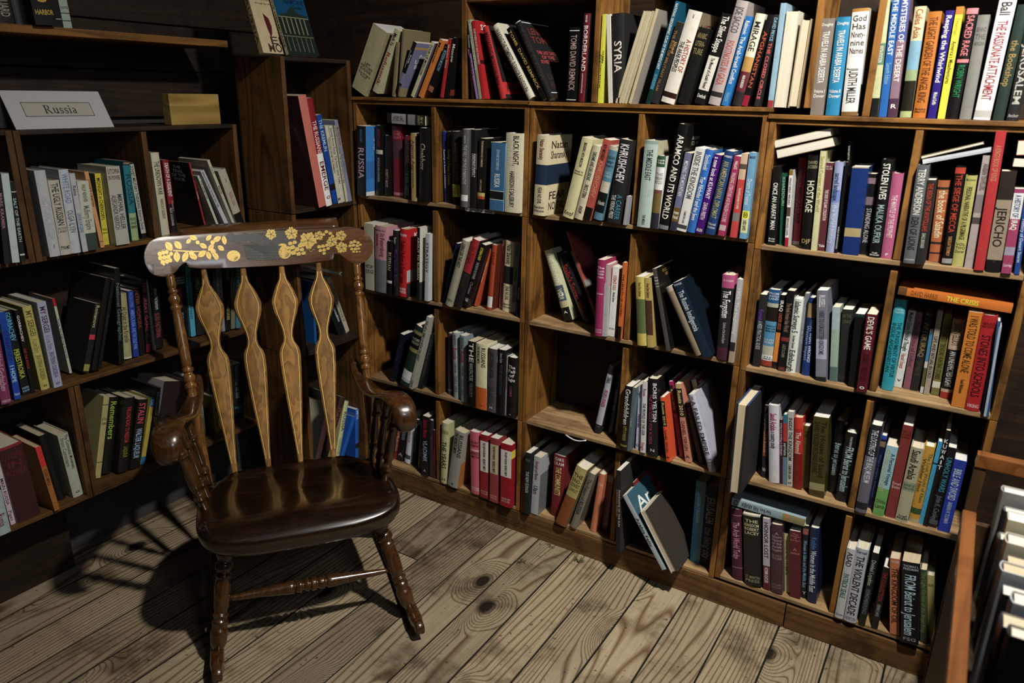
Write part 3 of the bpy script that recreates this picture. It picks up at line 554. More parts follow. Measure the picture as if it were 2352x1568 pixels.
r3a|R|-1.5455|-.0142|.7758|2.7|.0166|.2312|b0b4b8|.05-.65 STRATEGY@282830|white booklet against divider ending Strategy
r3b|R|-1.4855|.0063|.7746|15.8|.0097|.2187|141c3c||dark blue book at back behind the grey leaning one
r3b|R|-1.4548|-.02|.7796|17.4|.0255|.238|94907c|.05-.4 LIVING OFF THE WEST@202020/~.88-.93 VIKING@304040|grey leaning book Living Off the West
r3b|R|-1.4251|-.0126|.7809|18.2|.0287|.2443|141010|#0-.48@981420/.5-.7 Russia@383028/.1-.35 RUSSIA@701018|leaning book, upper half red and lower half black
r3b|R|-1.3905|-.0051|.783|18.7|.0167|.2268|141315|.05-.25 GORBACHEV@d8d020/.28-.55 THE PATH TO POWER@a8a8a8/.6-.8 Christian@808080/~.85-.93 161@w|black leaning book with yellow title lettering
r3b|R|-1.3704|.03|.777|17.5|.007|.209|c04c20|.2-.6 Catherine the Great@e0c8a8|thin orange leaning book Catherine the Great
r3b|R|-1.3181|.0249|.7743|4.9|.0199|.2187|9c3c18|.1-.3 GREAT@6a2008/#.79-.96@c8c8c8/>@501c0c|russet hardcover with white library label
r3b|R|-1.2908|.0594|.7727|2.9|.0108|.2305|b87078|.2-.8 RUSSIAN REVOLUTION@8c4850|thin pink book beside the russet hardcover
r3b|R|-1.2677|.0415|.7735|2.5|.0337|.2333|ccc09c|.04-.32 Natan Sharansky@201818/#.35-.6@14141c/.63-.83 FEAR NO EVIL@382020/~.87-.95 Random_House@k|smaller cream and black copy of Fear No Evil
r3b|R|-1.234|.0435|.773|3.1|.018|.2342|8c9c98|.03-.2 BROKEN IDOLS@303838/.35-.55 SOLEMN DREAMS@404848/.6-.85 DAVID K. SHIPLER@286068|pale blue grey book Broken Idols, Solemn Dreams
r3b|R|-1.194|.0111|.7725|3.1|.0096|.1577|121a38|.2-.8 RUSSIA@b0b0b0|short thin navy book in corner next to double board
r3c|R|-1.0419|.0537|.772|-20.7|.0292|.2299|b8bc94|.03-.5 THE HIDDEN@d8dcc8/#.5-.72@485468/.55-.7 WAR@c8d098/~.59-.66 23@d0d8e0/#.72-.8@b0a880/#.81-1@161614/~.85-.9 A@w|leaning book The Hidden War in pale yellow and dark blue
r3c|R|-.9805|.07|.772|-27.6|.0279|.2361|141214|.18-.86 Stalin's Secret War@a81424/>#.02-.04@707080|glossy black leaning book with red script title
r3c|R|-.9338|.07|.772|-23.6|.005|.3046|a04840|.45-.85 The Tatar People@1c1010|slim brown pink paperback leaning high to the left
r3c|R|-.9244|.07|.772|-27.3|.0062|.2488|6c5a48|>@7c7c78|dull thin book behind the slim brown pink paperback
r3c|R|-.9018|-.02|.772|-.8|.0251|.2296|8c1850|~.08-.24 The_Lost_Child-_ren@e0c8d0/~.42-.45 Swan@e0c0d0/~.9-.96 SOUTH_MOUNTAIN@d0a0b8/>#0-.3@8c1848/>#.3-1@888888|magenta book The Lost Children
r3c|R|-.8767|-.0107|.772|-.8|.0105|.2171|a0a0a0|>#0-.3@b08080|grey photo book behind the book Cossack Gold
r3c|R|-.8664|.0014|.7722|.5|.0203|.211|d0d0cc|.12-.33 COSSACK GOLD@b02038/.36-.5 Nicholas Salaman@202020/~.87-.9 SECKER@404040|white book Cossack Gold
r3c|R|-.8458|.031|.7721|.4|.0078|.222|787878|.1-.8 RUSSIA@484848/>#.4-.8@481010|thin grey book between white and orange ones
r3c|R|-.8312|-.0094|.7721|.5|.0102|.2292|c0601c|.15-.7 THE LENGTH OF HATRED@402010/#.83-1@141210|thin orange book against the divider
r3d|R|-.7638|-.02|.768|-6.2|.0283|.2009|c8b858|.08-.28 From Don Quixote@706020/#.32-.82@5c6c44/>@b8ac58|yellow and green landscape spine, left of its twin
r3d|R|-.7323|-.0192|.768|-7.1|.019|.2019|b8a050|.08-.28 From Don Quixote@503010/#.32-.82@503428|yellow and brown landscape spine, right of its twin
r3d|R|-.6746|-.02|.768|-15|.0122|.2367|4c4844|~.09-.23 THE FATE OF_MARXISM_IN RUSSIA_YARMOLINSKY@e0e0e0/>@141210/>.03-.13 RUSSIA_IIIII@907038|wide dark grey book with boxed white title leaning left
r3d|R|-.6868|.0554|.768|-10.9|.0067|.0898|c88414|>@c88414|yellow envelope-like book tucked behind leaning ones
r3d|R|-.5912|-.0193|.768|-30.1|.0207|.2073|80705a|#0-.07@a09080|tan leaning book with torn jacket top
r3d|R|-.567|-.02|.768|-28.7|.0269|.2242|16283c|.12-.65 The Russian Intelligentsia@c8d0d8/~.02-.05 PIPES@c0c8d0/>@0c1822|dark blue leaning book The Russian Intelligentsia
r3d|R|-.5375|-.0041|.768|-1.9|.0332|.2369|b04478|#.15-.85@141214/.18-.5 The Forgotten@e8e8e8/.55-.8 Catholics of the Soviet Empire@a8a8a8/~.05-.08 ZUGGER@e8c0d0/#.85-1@401028/>#.15-1@984070|pink and black book The Forgotten
r3d|R|-.5016|-.0111|.768|-.2|.0136|.2323|a8a8ac|.1-.65 1905: The beginning@d8d8d8/#.75-.86@181414/#.86-1@a08870|thin silver grey book right of The Forgotten
r3e|R|-.4426|.0163|.76|-1.2|.0178|.2017|161416|.2-.35 Kuwait@6828a0/.36-.75 A MEED PRACTICAL GUIDE@a0a8b0|black guide with purple heading, next to upright board
r3e|R|-.4244|.0289|.76|-1.1|.0298|.2154|201812|#0-.17@1c5080/~.03-.13 FROM_AN ANTIQUE_LAND@c8d0d8/#.17-.22@a8ac98/#.4-.72@4a88b0/~.44-.54 Ancient and_Modern in the_Middle East@142838/~.62-.69 JULIAN_HUXLEY@c8d0d8/#.72-.84@b0ac98/#.84-.91@d8d8d8/~.85-.9 915.6_H9823E2@202020/#.91-.98@90341c|blue, black and cream library book From an Antique Land
r3e|R|-.394|.029|.76|-1.1|.0137|.2051|141214|.07-.22 IRAQ@e0e0e0/.24-.46 UNDER SIEGE@b05038/#.5-.9@d07c20|black and orange book Iraq Under Siege
r3e|R|-.3772|.02|.76|-.8|.019|.2216|131214|.15-.5 The Arab Iranian Idea World@907060/#.57-.62@782828/.66-.82 LACEY & COHEN@888070/~.93-.99 LANG@904838|black book with small red crosses and brown lettering
r3e|R|-.3565|.0206|.76|-1.3|.0231|.2021|ccd4cc|.03-.45 Islamic Surveys 5@1c2428/.48-.66 The Islamic Dynasties@303838/.68-.98 Edinburgh@1c2428/#.995-1@206878|white book Islamic Surveys 5
r3e|R|-.3325|.0355|.76|-1.6|.0106|.2173|70747e|.05-.7 Constitution in Iran@a0a4b0|thin slate grey book beside Islamic Surveys
r3e|R|-.3167|.0215|.76|-2.4|.0201|.2107|143470|#.07-.25@a08860/.27-.82 WHAT WENT WRONG?@c8d4e8/.35-.8 Western Impact@90a0c0|blue book What Went Wrong? with small picture
r3e|R|-.2765|.0006|.76|-7|.0253|.2387|686a78|.05-.18 RUSSELL@d0d0d8/.22-.7 HEIRS TO FORGOTTEN KINGDOMS@303044/#.53-.75@a0a4bc/#.75-.95@707484/#.95-1@101010|grey photo book Heirs to Forgotten Kingdoms
r3e|R|-.2458|.0189|.76|-6|.0179|.1969|8ca090|#0-.3@94a8ac/#.8-1@48645c|worn pale green cloth book with frayed spine
r3e|R|-.2274|.025|.76|-4.8|.0246|.1931|101412|~.05-.2 IN THE_LEVANT@504c38/~.9-.95 PUTNAM@3c3828|black cloth book In the Levant
r3e|R|-.1986|.0029|.76|-3.6|.0224|.192|0c100f|#0-.04@182c28|plain black hardcover left of Devil's Game
r3e|R|-.1762|-.0152|.76|-2|.0232|.2002|541020|.03-.45 DEVIL'S GAME@e0d8c8/.5-.85 ROBERT DREYFUSS@380c14/~.9-.97 o@w|dark red book Devil's Game
r3f|R|-.1253|.0291|.762|-1.4|.0257|.2334|0d90a4|~.09-.15 SARAH_CHAYES@a0d0d8/.24-.85 THE PUNISHMENT OF VIRTUE@0a3840/.25-.8 INSIDE AFGHANISTAN@0c4c58|bright turquoise book The Punishment of Virtue
r3f|R|-.0997|.0694|.762|-.1|.0168|.2011|c8ccc8|.02-.52 Modern Islamic Political Thought@181818/.55-.75 Hamid Enayat@b05848/~.87-.93 v@k|white book Modern Islamic Political Thought
r3f|R|-.0792|.07|.762|-1.2|.0152|.1951|7c4854|.1-.7 The Politics of Defeat@502c38|dusty mauve book right of the white one
r3f|R|-.0629|.0675|.762|-0|.0171|.1965|12100e|.1-.55 AFTER IRAQ@806c38/.6-.8 GWYNNE DYER@403828|black book with gold title After Iraq
r3f|R|-.0404|.0597|.762|-1.9|.0074|.1646|b4b8b4|#.05-.5@3878a0/#.6-.9@505028|thin white and blue booklet between After Iraq and tan book
r3f|R|-.0319|.0533|.762|-1.6|.0117|.2153|988c7c|.3-.8 LIFE AND RITUAL IN OLD@383430|thin tan grey book Life and Ritual
r3f|R|-.0167|.0637|.762|-1.7|.017|.2071|686420|.12-.8 THE GREATEST TREASURE HUNTING STORIES@282808/#.83-.91@c0c0a8|olive green book The Greatest Treasure Hunting Stories
r3f|R|.0034|.0516|.762|-1.9|.0261|.201|b49880|.06-.33 JASON ELLIOT@504030/#.38-.88@141214/.4-.85 AN UNEXPECTED LIGHT@b8b8b8/#.92-1@941c14|beige book with black panel An Unexpected Light
r3f|R|.0301|.0076|.762|-1.3|.0281|.2338|c07010|.04-.63 I WAS TOLD TO COME ALONE@402808/.7-.85 Souad Mekhennet@402808|tall orange book I Was Told to Come Alone
r3f|R|.059|-.0006|.762|-1.4|.0287|.2327|a4141e|~.07-.13 GREG_MORTENSON@400c10/.2-.85 STONES INTO SCHOOLS@300c10/~.92-.97 VIKING@d0b0b0|tall red book Stones into Schools
r3f|R|.0926|-.005|.762|-2.7|.005|.218|14142c|.1-.5 TEMPLE MOUNT@8080a0|dark navy book right of the tall red book
r3f|R|.1015|-.0194|.762|-4.9|.0065|.228|2c4c78||blue edged magazine leaning at the right end, third shelf
r3f|R|.0975|-.02|.762|-2.7|.005|.2149|98a4b8||glossy silver blue magazine sticking out at right end
r4a|R|-1.7268|.0045|.4407|15.7|.0175|.1972|141828|.1-.7 RUSSIA@282c44|slim dark navy book leaning, beside dark green library book
r4a|R|-1.661|-.02|.4507|18.2|.038|.2484|1c3028|#.08-.13@807c48/#.14-.36@101014/~.18-.3 VLADIMIR_NABOKOV@a0a090/#.36-.42@807c48/#.76-.93@a8b0a8/#.74-.88@c8ccd0|dark green basketweave library book with white labels
r4a|R|-1.6197|-.0191|.4413|17.2|.0151|.2957|a0a094|.05-.6 THE LIFE & TIMES OF PETER THE GREAT@303030/.88-.98 CURTIS@202020|thin grey leaning book The Life and Times
r4a|R|-1.5969|.0069|.4405|16.5|.0157|.2247|16161e|.1-.8 CULTURAL HISTORY@404450|dark book leaning against the divider
r4b|R|-1.4817|.0253|.4333|.9|.021|.2287|403838|~.9-.95 M@909090|thin brownish grey book at left end of its row
r4b|R|-1.4439|.009|.433|-1.2|.0273|.2407|8c9ca0|.03-.2 BROKEN IDOLS@404858/.22-.4 Russia@981820/.45-.6 SOLEMN DREAMS@485058/.65-.9 DAVID K. SHIPLER@487078|pale blue book with red word Russia, left of its twin
r4b|R|-1.4071|-.0021|.433|-.6|.0283|.2409|748488|.03-.2 BROKEN IDOLS@404858/.22-.4 Russia@981820/.45-.6 SOLEMN DREAMS@485058/.65-.9 DAVID K. SHIPLER@487078|pale blue book with red word Russia, right of its twin
r4b|R|-1.3623|-.0189|.4331|.3|.0287|.2348|121212|.02-.32 THE@d0d0c8/.33-.6 MANUFACTURE@909088/.63-.85 YURI KROTKOV@606060|black book with bold white initial letters
r4b|R|-1.3305|-.02|.4331|.2|.0442|.2334|ccc8a0|.05-.35 RUSSIANS@181410/.04-.3 THE HEDRICK SMITH@181410/#.66-1@b85410/~.92-.96 D@603010|cream to orange book The Russians standing upright
r4b|R|-1.285|-.02|.4336|1|.0358|.225|484448|.05-.45 DISCOVERING RUSSIA@28282c/.6-.85 JAMES@38383c/~.9-.95 M@a0a0a0/>#.1-.2@a0a0a8|grey book with white emblem at foot
r4b|R|-1.247|-.02|.4335|.9|.0328|.2287|121214|.05-.2 Stevens Kaplan@90a0b0/.22-.68 THE SOVIET UNION & THE CHALLENGE@38485c|black book The Soviet Union and the Challenge
r4b|R|-1.2142|-.0146|.4333|1.1|.0079|.2091|8c8884|.1-.7 THE RUSSIAN@505050|thin light grey book beside The Fall of Eagles
r4b|R|-1.2063|-.02|.4337|1.1|.0313|.2101|121114|~.12-.4 The_Fall_of_Eagles@d8d8d8/.47-.65 C L SULZBERGER@904878/~.92-.97 o@888838|black book The Fall of Eagles
r4c|R|-.9124|.0394|.4314|9.3|.0212|.2378|141418|#.12-.87@a0a0b0/.16-.25 TERKEL@181820/.35-.6 PEOPLE POWER@a01c44/.85-.95 I@505050|black and lavender striped book leaning in the nearly empty cell
r4c|R|-.8695|.0585|.4295|5.2|.011|.2073|142048|.25-.6 SACRED SEA@a0a8c8|dark blue book Sacred Sea
r4c|R|-.847|.0588|.4284|2|.0072|.2311|84847c|.1-.5 RUSSIA@505050|thin grey book next to Sacred Sea
r4d|R|-.797|-.02|.4284|1|.0251|.2081|121212|.04-.6 Grandchildren@d0d0cc/.62-.85 KITTY D WEAVER@988430/~.9-.95 Simon@a0a030|black book with rounded white lettering ending Grandchildren
r4d|R|-.7719|-.0175|.4283|1|.0102|.2077|506068|.35-.75 Lenin@98a8b0|grey blue photo book beside the black Grandchildren book
r4d|R|-.7539|.005|.428|-1.2|.0119|.2122|b0b4cc|.1-.2 Sagan@303048/.45-.65 Perestroika@303058/~.9-.95 O@181830|white paperback titled Perestroika
r4d|R|-.7344|-.0045|.428|-2.5|.0157|.2288|c4c4c8|.1-.2 Russia@a03038/.3-.75 THE PEOPLES OF THE USSR@303030/.85-.97 Stage@a03038|white slim book The Peoples of the USSR
r4d|R|-.709|-.0095|.428|-4.4|.0306|.2433|121214|.05-.55 BORIS YELTSIN@d0d0d4/#.2-.85@121214/.2-.85 THE STRUGGLE FOR RUSSIA@a0404c/~.9-.95 N@c0c0c0|thick black book The Struggle for Russia
r4d|R|-.6454|-.0182|.428|-10.5|.0119|.2003|d04818|#.06-.45@16140f/.08-.43 Russia 2010@c8b870/.5-.85 DANIEL YERGIN@602010/~.9-.95 o@301010|orange book Russia 2010
r4d|R|-.6225|.0322|.428|-13.5|.0103|.2369|8c1c54|#.05-.42@16140f/.07-.4 Russia 2010@b0a060/.47-.85 DANIEL YERGIN@400820|magenta book Russia 2010
r4d|R|-.5975|.0098|.428|-12.6|.0173|.2422|b0705c|#0-.4@a89060/#.06-.42@16140f/.08-.4 Russia 2010@c8b870/.47-.85 DANIEL YERGIN@502820/~.9-.95 A@301818|salmon and tan book Russia 2010
r4d|R|-.5592|.0217|.428|-18.7|.012|.19|401014|#.05-.42@1c1008/.08-.4 Russia 2010@806830|dark red book Russia 2010 pushed behind A Failed Empire
r4d|R|-.5195|-.0132|.428|-20.7|.0199|.2357|a4a8b8|.08-.78 A FAILED EMPIRE@282c40/.02-.07 ZUBOK@383850/~.82-.93 THE SOVIET_UNION IN_THE COLD WAR@383850|silver book A Failed Empire leaning left
r4d|R|-.5366|.07|.428|-20.4|.0148|.2506|b4b49c|.35-.93 THE GORBACHEV GENERATION@70242c/.12-.3 JANE SHAPIRO ZACEK@985858/>@504c44/>#.02-.38@801c34/>.04-.36 THE_GORB_GENER@d0c8b8|pale green book ending Generation, leaning left
r5d|R|-.77|-.0541|.09|-3.5|.0152|.2846|161010|.05-.85 PHARAOHS OF THE SUN@b8a8a0/.08-.7 Akhenaten Nefertiti@906868/>@242220|black book Pharaohs of the Sun beside the lower double board
r5d|R|-.6134|-.0615|.09|-34.8|.0156|.2532|9ca8b0|.2-.8 Arabia Felix@101418/>@2c5060/>.08-.3 Ar@c8d0d0|white and teal book Arabia Felix leaning left
r5d|R|-.6368|.0035|.09|-27.8|.005|.2532|6c1c1c|>@6c1c20/>.1-.4 LEGACY@301010|red book wedged behind Arabia Felix
r5d|R|-.585|-.0622|.09|-33.2|.0248|.2079|8c8878|F/>@342e2a|plain grey brown hardcover leaning left with pages facing out
r5d|R|-.56|.03|.09|-1.3|.0307|.2776|1c5870|.12-.5 THE KINGDOM OF SAUDI ARABIA@6898a8|teal blue book The Kingdom of Saudi Arabia
r5d|R|-.5279|.03|.09|-1.6|.0399|.2686|131518|.12-.45 JERUSALEM@707880/.5-.9 the living city@606468|black book with grey word Jerusalem and the living city
r4e|R|-.4377|-.1|.43|-1.5|.0317|.262|16305c|F/>@1a1a1e|dark navy hardcover with pages facing out, jutting from the shelf edge
r4e|R|-.384|.0394|.43|-4.6|.0123|.2189|161416|#.35-.7@7c3c10/.1-.65 The Superpowers and the Middle East@b09878/~.85-.92 W@b0b0b0|black and orange book The Superpowers and the Middle East
r4e|R|-.3594|.0213|.43|-7.3|.0273|.2296|bcbcc4|.1-.32 Saudi Arabia@982050/.33-.55 a country study@3c3c54|wide white book Saudi Arabia, a country study
r4e|R|-.332|.0295|.43|-6.8|.0085|.1915|380c24|.05-.55 Living and working in BAHRAIN@c0a0b0|thin plum book Living and Working in Bahrain
r4e|R|-.3236|.0302|.43|-6.8|.0113|.208|20687c|#.12-.38@a02830/#.38-.6@141414/.4-.58 Joseph A Kechichian@c0c0c0/#.6-1@507888|narrow blue book with red and black bands
r4e|R|-.3117|.0284|.43|-6.7|.0154|.2202|a8a8a4|.08-.65 INSIDE THE KINGDOM@282828/.7-.9 CARMEN BIN LADIN@484848/~.92-.97 o@202020|grey white copy of Inside the Kingdom
r4e|R|-.2951|.0233|.43|-6.3|.0227|.2097|a81c14|#.0-.15@c02c1c/.2-.5 The Almond@d8c0b8/#.5-1@701010|red book The Almond
r4e|R|-.2724|.038|.43|-6.2|.0168|.1859|4c4810|~.08-.18 THE_LAST_ARABIAN@16160c|narrow dark olive book with black diamond
r4e|R|-.2499|.0101|.43|-4.8|.0386|.2297|3c380e|.05-.75 The House of Saud@14140a/.06-.7 DAVID HOLDEN RICHARD JOHNS@181810/#.83-.92@888458|thick olive green book The House of Saud
r4e|R|-.2114|.0568|.43|-1.8|.0272|.2131|121212|.3-.75 Beirut to Jerusalem@90a8b0|first black copy of From Beirut to Jerusalem beside olive green book
r4e|R|-.1843|.0208|.43|-.7|.0313|.2008|121212|.2-.85 FROM Beirut to Jerusalem@a0b8c0/.05-.2 THOMAS FRIEDMAN@a0a8b0|second black copy of From Beirut to Jerusalem against divider
r4f|R|-.1307|-.0098|.4301|.1|.0264|.2484|5c5a68|#0-.35@12121a/.05-.65 THE LOOTING OF THE IRAQ MUSEUM@c0c4d4/#.88-.96@181820|grey and black book The Looting of the Iraq Museum
r4f|R|-.1032|.0278|.43|-.2|.0123|.2112|14183c|#.0-.05@2840a0/#.08-.15@786850/.25-.85 WHAT WENT WRONG?@3c508c|dark blue second copy of What Went Wrong?
r4f|R|-.09|.0004|.4303|.7|.0264|.1986|60984c|#0-.6@88b0c0/.1-.55 A Personal Voyage@304048/.05-.65 THE SEWING CIRCLES OF HERAT@b0b878/~.75-.9 Christina_Lamb@284018|green and pale blue book The Sewing Circles of Herat
r4f|R|-.061|.0073|.43|.1|.0227|.2599|782c28|~.05-.14 MECCA_AND_MADINAH@401414/~.6-.68 Emel_Esin@c0a0a0|tall brick red book with torn top edge
r4f|R|-.0369|.0004|.4304|.7|.0294|.2088|a09c80|.03-.42 Saudi Arabia@181818/#.46-.58@808870/~.48-.56 SURVEY OF_WORLD CULTURES@285038/~.9-.97 hraf_PRESS@181818|beige book with bold black title Saudi Arabia
r4f|R|-.0061|.0116|.4301|.3|.0224|.2154|b8860c|.08-.72 The Lost World of Elam@34603c/.15-.6 Walther Hinz@403c10/#.8-.88@304820/#.94-1@a8986c|yellow book The Lost World of Elam
r4f|R|.0163|.0174|.4302|1|.0104|.2322|3494c0|#.25-.27@103050|narrow sky blue book
r4f|R|.0266|.0116|.4302|1|.011|.2672|141416|~.08-.4 K_U_W_A_I_T@c8d0d0|tall black book with vertical letters KUWAIT
r4f|R|.0378|.0156|.4305|1.4|.0189|.224|131216|.12-.55 UNHOLY WARS@3088a0/.6-.9 John K. Cooley@606878/#.9-.96@484850|black book Unholy Wars
r4f|R|.0593|.0087|.4303|.6|.0266|.1992|0c2c94|.12-.55 BIBLE AND SWORD@a8b8d8/.58-.88 BARBARA W. TUCHMAN@98a8d0|deep blue book Bible and Sword
r5a|R|-1.7602|.0402|.0957|12.6|.0171|.1772|781418|.1-.8 History of Modern Russia@c8a8a8|thin red book behind the chair arm
r5a|R|-1.7375|.0368|.0989|12.2|.0283|.1883|141418|.1-.5 VLADIMIR SOROKIN@7088a0/~.8-.9 A@a0a0a0|black book with pale blue lettering and triangle, behind chair arm
r5a|R|-1.7001|.0341|.0984|9.5|.0259|.1856|b0b4bc|.2-.5 RUSSIAN HISTORY@806868/#.8-.9@303840|white narrow book between black ones, bottom left cell
r5a|R|-1.6624|.041|.0939|5.7|.015|.1967|121814|.1-.7 Polling Russia's Democracy@488068|dark book with green lettering, bottom left cell
r5a|R|-1.6263|.0246|.0941|6|.0198|.2045|35302c|#.55-.7@505050|grey brown book, bottom left cell
r5a|R|-1.5845|-.0031|.0933|2.4|.0304|.2448|141214|.05-.35 Stalinist Missile@901828/.4-.75 VLADIMIR@7898b0/~.88-.93 A@a0a0a0|black book with red title at top, bottom left cell
r5a|R|-1.55|.0015|.0924|1.6|.0138|.234|2c2628|.2-.6 RUSSIA@484044|dark greyish book, bottom left cell
r5a|R|-1.5362|.0019|.0924|1.7|.0123|.1982|3c1018|.3-.8 KREMLIN@702030|thin dark red book touching the lower divider
r5b|R|-1.4939|-.0077|.0931|2.1|.0304|.2431|b4b484|.3-.75 THE YEARS@181810/#.12-.18@8c8c50/~.9-.96 H@303020/>@a8a87c|pale green book ending The Years
r5b|R|-1.457|-.0151|.0988|8.9|.0443|.2314|8c8c84|.05-.45 RUSSIANS@181818/.04-.4 THE HEDRICK SMITH@202020/~.92-.97 B@303030/>@90887c/>#.55-1@a06020|grey leaning copy of The Russians with torn edge
r5b|R|-1.3582|-.0065|.092|-1.2|.0385|.2411|c4586c|~.14-.24 THE NEW_RUSSIANS@181414/#.28-.3@e0c0c0/~.31-.42 HEDRICK_SMITH@181414/~.88-.95 RANDOM_HOUSE@e8c0c8|pink faded copy of The New Russians
r5b|R|-1.3141|-.0098|.092|-.5|.0346|.2442|8c1820|#.1-.58@d0ccc4/.12-.35 THE NEW RUSSIANS@181414/.37-.56 HEDRICK SMITH@181414/~.88-.95 RANDOM_HOUSE@c89098|dark red copy of The New Russians left of a faded one
r5b|R|-1.27|-.0171|.0921|.2|.0326|.2471|8c3438|#.1-.55@b8ac8c/.12-.33 THE NEW RUSSIANS@181414/.35-.53 HEDRICK SMITH@181414/~.88-.95 RANDOM_HOUSE@c89098|faded red copy of The New Russians with beige title box
r5b|R|-1.2231|-.02|.092|-.3|.0424|.2399|90081c|#.1-.52@d0ccc8/.12-.32 THE NEW RUSSIANS@181414/.33-.5 HEDRICK SMITH@181414/~.85-.93 RANDOM_HOUSE@d09ca0/>#.1-.22@c8b81c|saturated red copy of The New Russians by the double board
r5c|R|-1.1308|-.0174|.0903|.6|.0205|.2323|121816|.3-.65 THE NEW EURASIA@a0b0b0/~.1-.14 PERA@487078|black green book The New Eurasia
r5c|R|-1.1103|-.0026|.0909|1.7|.0279|.2193|a0a4a8|.08-.4 Ideologies and Illusions@885038/.5-.65 Ulam@282828/>.04-.08 Ideologies@984038/>#.3-1@606468|silver book Ideologies and Illusions with portrait drawing cover
r5c|R|-1.0484|.0234|.0909|1.2|.0422|.2304|6c1418|~.02-.16 ADAM B._ULAM@c8c0b8/.18-.64 THE COMMUNISTS@ccbc70/>.2-.4 C@c8b010|dark red book The Communists with yellow lettering
r5c|R|-1.0061|-.02|.1013|16.4|.0389|.2405|a49858|#.5-1@7c4018/~.1-.42 THE_SINO-_SOVIET_CONFLICT@282010/>@7a7048|stained tan and rust leaning book The Sino-Soviet Conflict
r5c|R|-.9572|-.0083|.096|15.1|.023|.2249|706c60|.5-.75 RUSSIA@24243c/.1-.48 The Future of@404038|grey leaning book with dark word Russia
r5c|R|-.8926|.0102|.092|5.4|.0211|.2178|bc6c48|~.1-.25 RUSSIA@e0b098|salmon orange leaning book without jacket
r5c|R|-.8629|.0355|.091|3|.0199|.2087|601810|.2-.8 COLD CHILD MAZE@301008/#.0-.12@686860|brick brown book by the lower divider
r5e|R|-.4206|.004|.098|-7.6|.031|.2283|3c1020|#.08-.09@906070/.18-.7 The Arab World Today@b07888/#.82-.83@906070|maroon cloth book The Arab World Today
r5e|R|-.3832|-.003|.098|-7.6|.0485|.228|101010|~.06-.28 THE_KINGDOM_ROBERT_LACEY@b0ac88/~.85-.95 ST. MARTIN_PRESS@808068/#.0-.02@a0a090|thick black book The Kingdom
r5e|R|-.3298|.0043|.098|-7.2|.0188|.2283|94909c|.05-.55 HONOR LOST@1c1c20/#.66-1@4c1018/.68-.9 NORMA KHOURI@c8b8b8|grey and dark red book Honor Lost
r5e|R|-.3077|.0005|.098|-6.9|.0318|.2188|38242c|~.1-.38 A_Short_History_of the_Arab_Peoples@907880/~.42-.5 SIR JOHN_GLUBB@806870/~.85-.93 STEIN_AND DAY@705860|brown maroon book A Short History of the Arab Peoples
r5e|R|-.2741|.0251|.098|-7.4|.0129|.1874|a8a468|.1-.7 Government and Politics of the Middle East@504c30|thin pale yellow book between maroon ones
r5e|R|-.2581|.0121|.098|-7.3|.0298|.2103|4c1420|~.03-.15 The_Emergence_of_Jordan@a06060/~.25-.35 A_Lombardi@a06060|maroon book with faint pink lettering, second from thin yellow one
r5e|R|-.2282|.0254|.098|-6.4|.0154|.2297|101216|#.04-.12@804838/.2-.85 Women in Islam and the Middle East@6890b0/~.9-.95 T@a0a0a0|black book Women in Islam and the Middle East
r5e|R|-.2103|.014|.098|-5.7|.0244|.2356|101c3c|.12-.28 Keddie@3060a0/.3-.85 Women in the Middle East@b8c4d0|navy book Women in the Middle East
r5f|R|-.1326|-.0115|.098|-.1|.0218|.2206|a4a8ac|.05-.25 ASAD@181818/.35-.7 PATRICK SEALE@185840/~.93-.96 CALIFORNIA@404040|white book titled Asad with green lettering
r5f|R|-.1089|-.0122|.098|-.6|.0307|.2306|9ca0ac|~.02-.07 Gervasi@203060/.1-.9 THE VIOLENT DECADE@181820/~.92-.98 NORTON@505878|thick silver grey book The Violent Decade
r5f|R|-.0719|-.003|.098|-.1|.0162|.2253|101416|.1-.45 Divided Loyalties@909890/.5-.85 REMEMBERING@506068|black book Divided Loyalties
r5f|R|-.0406|-.0012|.098|-.1|.0159|.1918|131214|.08-.55 THE COLLECTION@8c1424/.6-.8 STEPHEN F. HAYES@909090|black book with red boxed title
r5f|R|.0053|-.0014|.098|-9|.0227|.2253|a4603c|~.02-.06 TICKER@c8b0a0/.12-.85 THE KINGDOM OF OIL@241410|salmon tan book The Kingdom of Oil
r5f|R|.0332|-.02|.098|-8.6|.0414|.2373|101014|~.03-.1 THOMAS L_FRIEDMAN@98a0a8/.15-.9 FROM Beirut to Jerusalem@98b4c4/~.92-.97 FSG@808890|thick black hardcover copy of From Beirut to Jerusalem, bottom shelf
r5f|R|.0776|.0061|.098|-9.3|.0143|.2143|344428|.03-.85 The Light Garden of the Angel King@687048|dark green book The Light Garden of the Angel King
r5f|R|.0931|.0295|.098|-9.6|.0151|.1908|9c9454|~.05-.25 SADIKI@404028|pale yellow book at right end of bottom shelf
l2a|L|.8645|-.0117|1.024|9.3|.0149|.1716|16121a|.3-.7 Russian Revolution@a06080|dark plum book at far left edge
l2a|L|.8914|-.02|1.0218|5.2|.0121|.22|141016|.2-.6 MARK KRAMER@805868|black and violet book at far left, beside pale blue spine
l2a|L|.9099|-.02|1.0217|3.5|.0174|.2223|8c9c98|#0-.01@707c78|pale blue green book between dark books at far left
l2a|L|.9303|-.02|1.0207|2.6|.0113|.2006|14181a|.2-.75 SALT OF THE EARTH@8c9a98/#.12-.13@a0a0a0/#.9-.92@a0a0a0|black book Salt of the Earth
l2b|L|1.0039|-.02|1.02|-.5|.0274|.2232|94989c|.3-.8 HISTORIC RUSSIA@888c90/.86-.9 SALISBURY@404040|tall pale grey book with faint embossed lettering
l2b|L|1.0326|-.02|1.02|-.4|.028|.1958|989488|.04-.6 THE UGLY RUSSIAN@181010/~.62-.7 VICTOR_LASKY@303030/~.85-.95 PYRAMID@202020|grey book The Ugly Russian
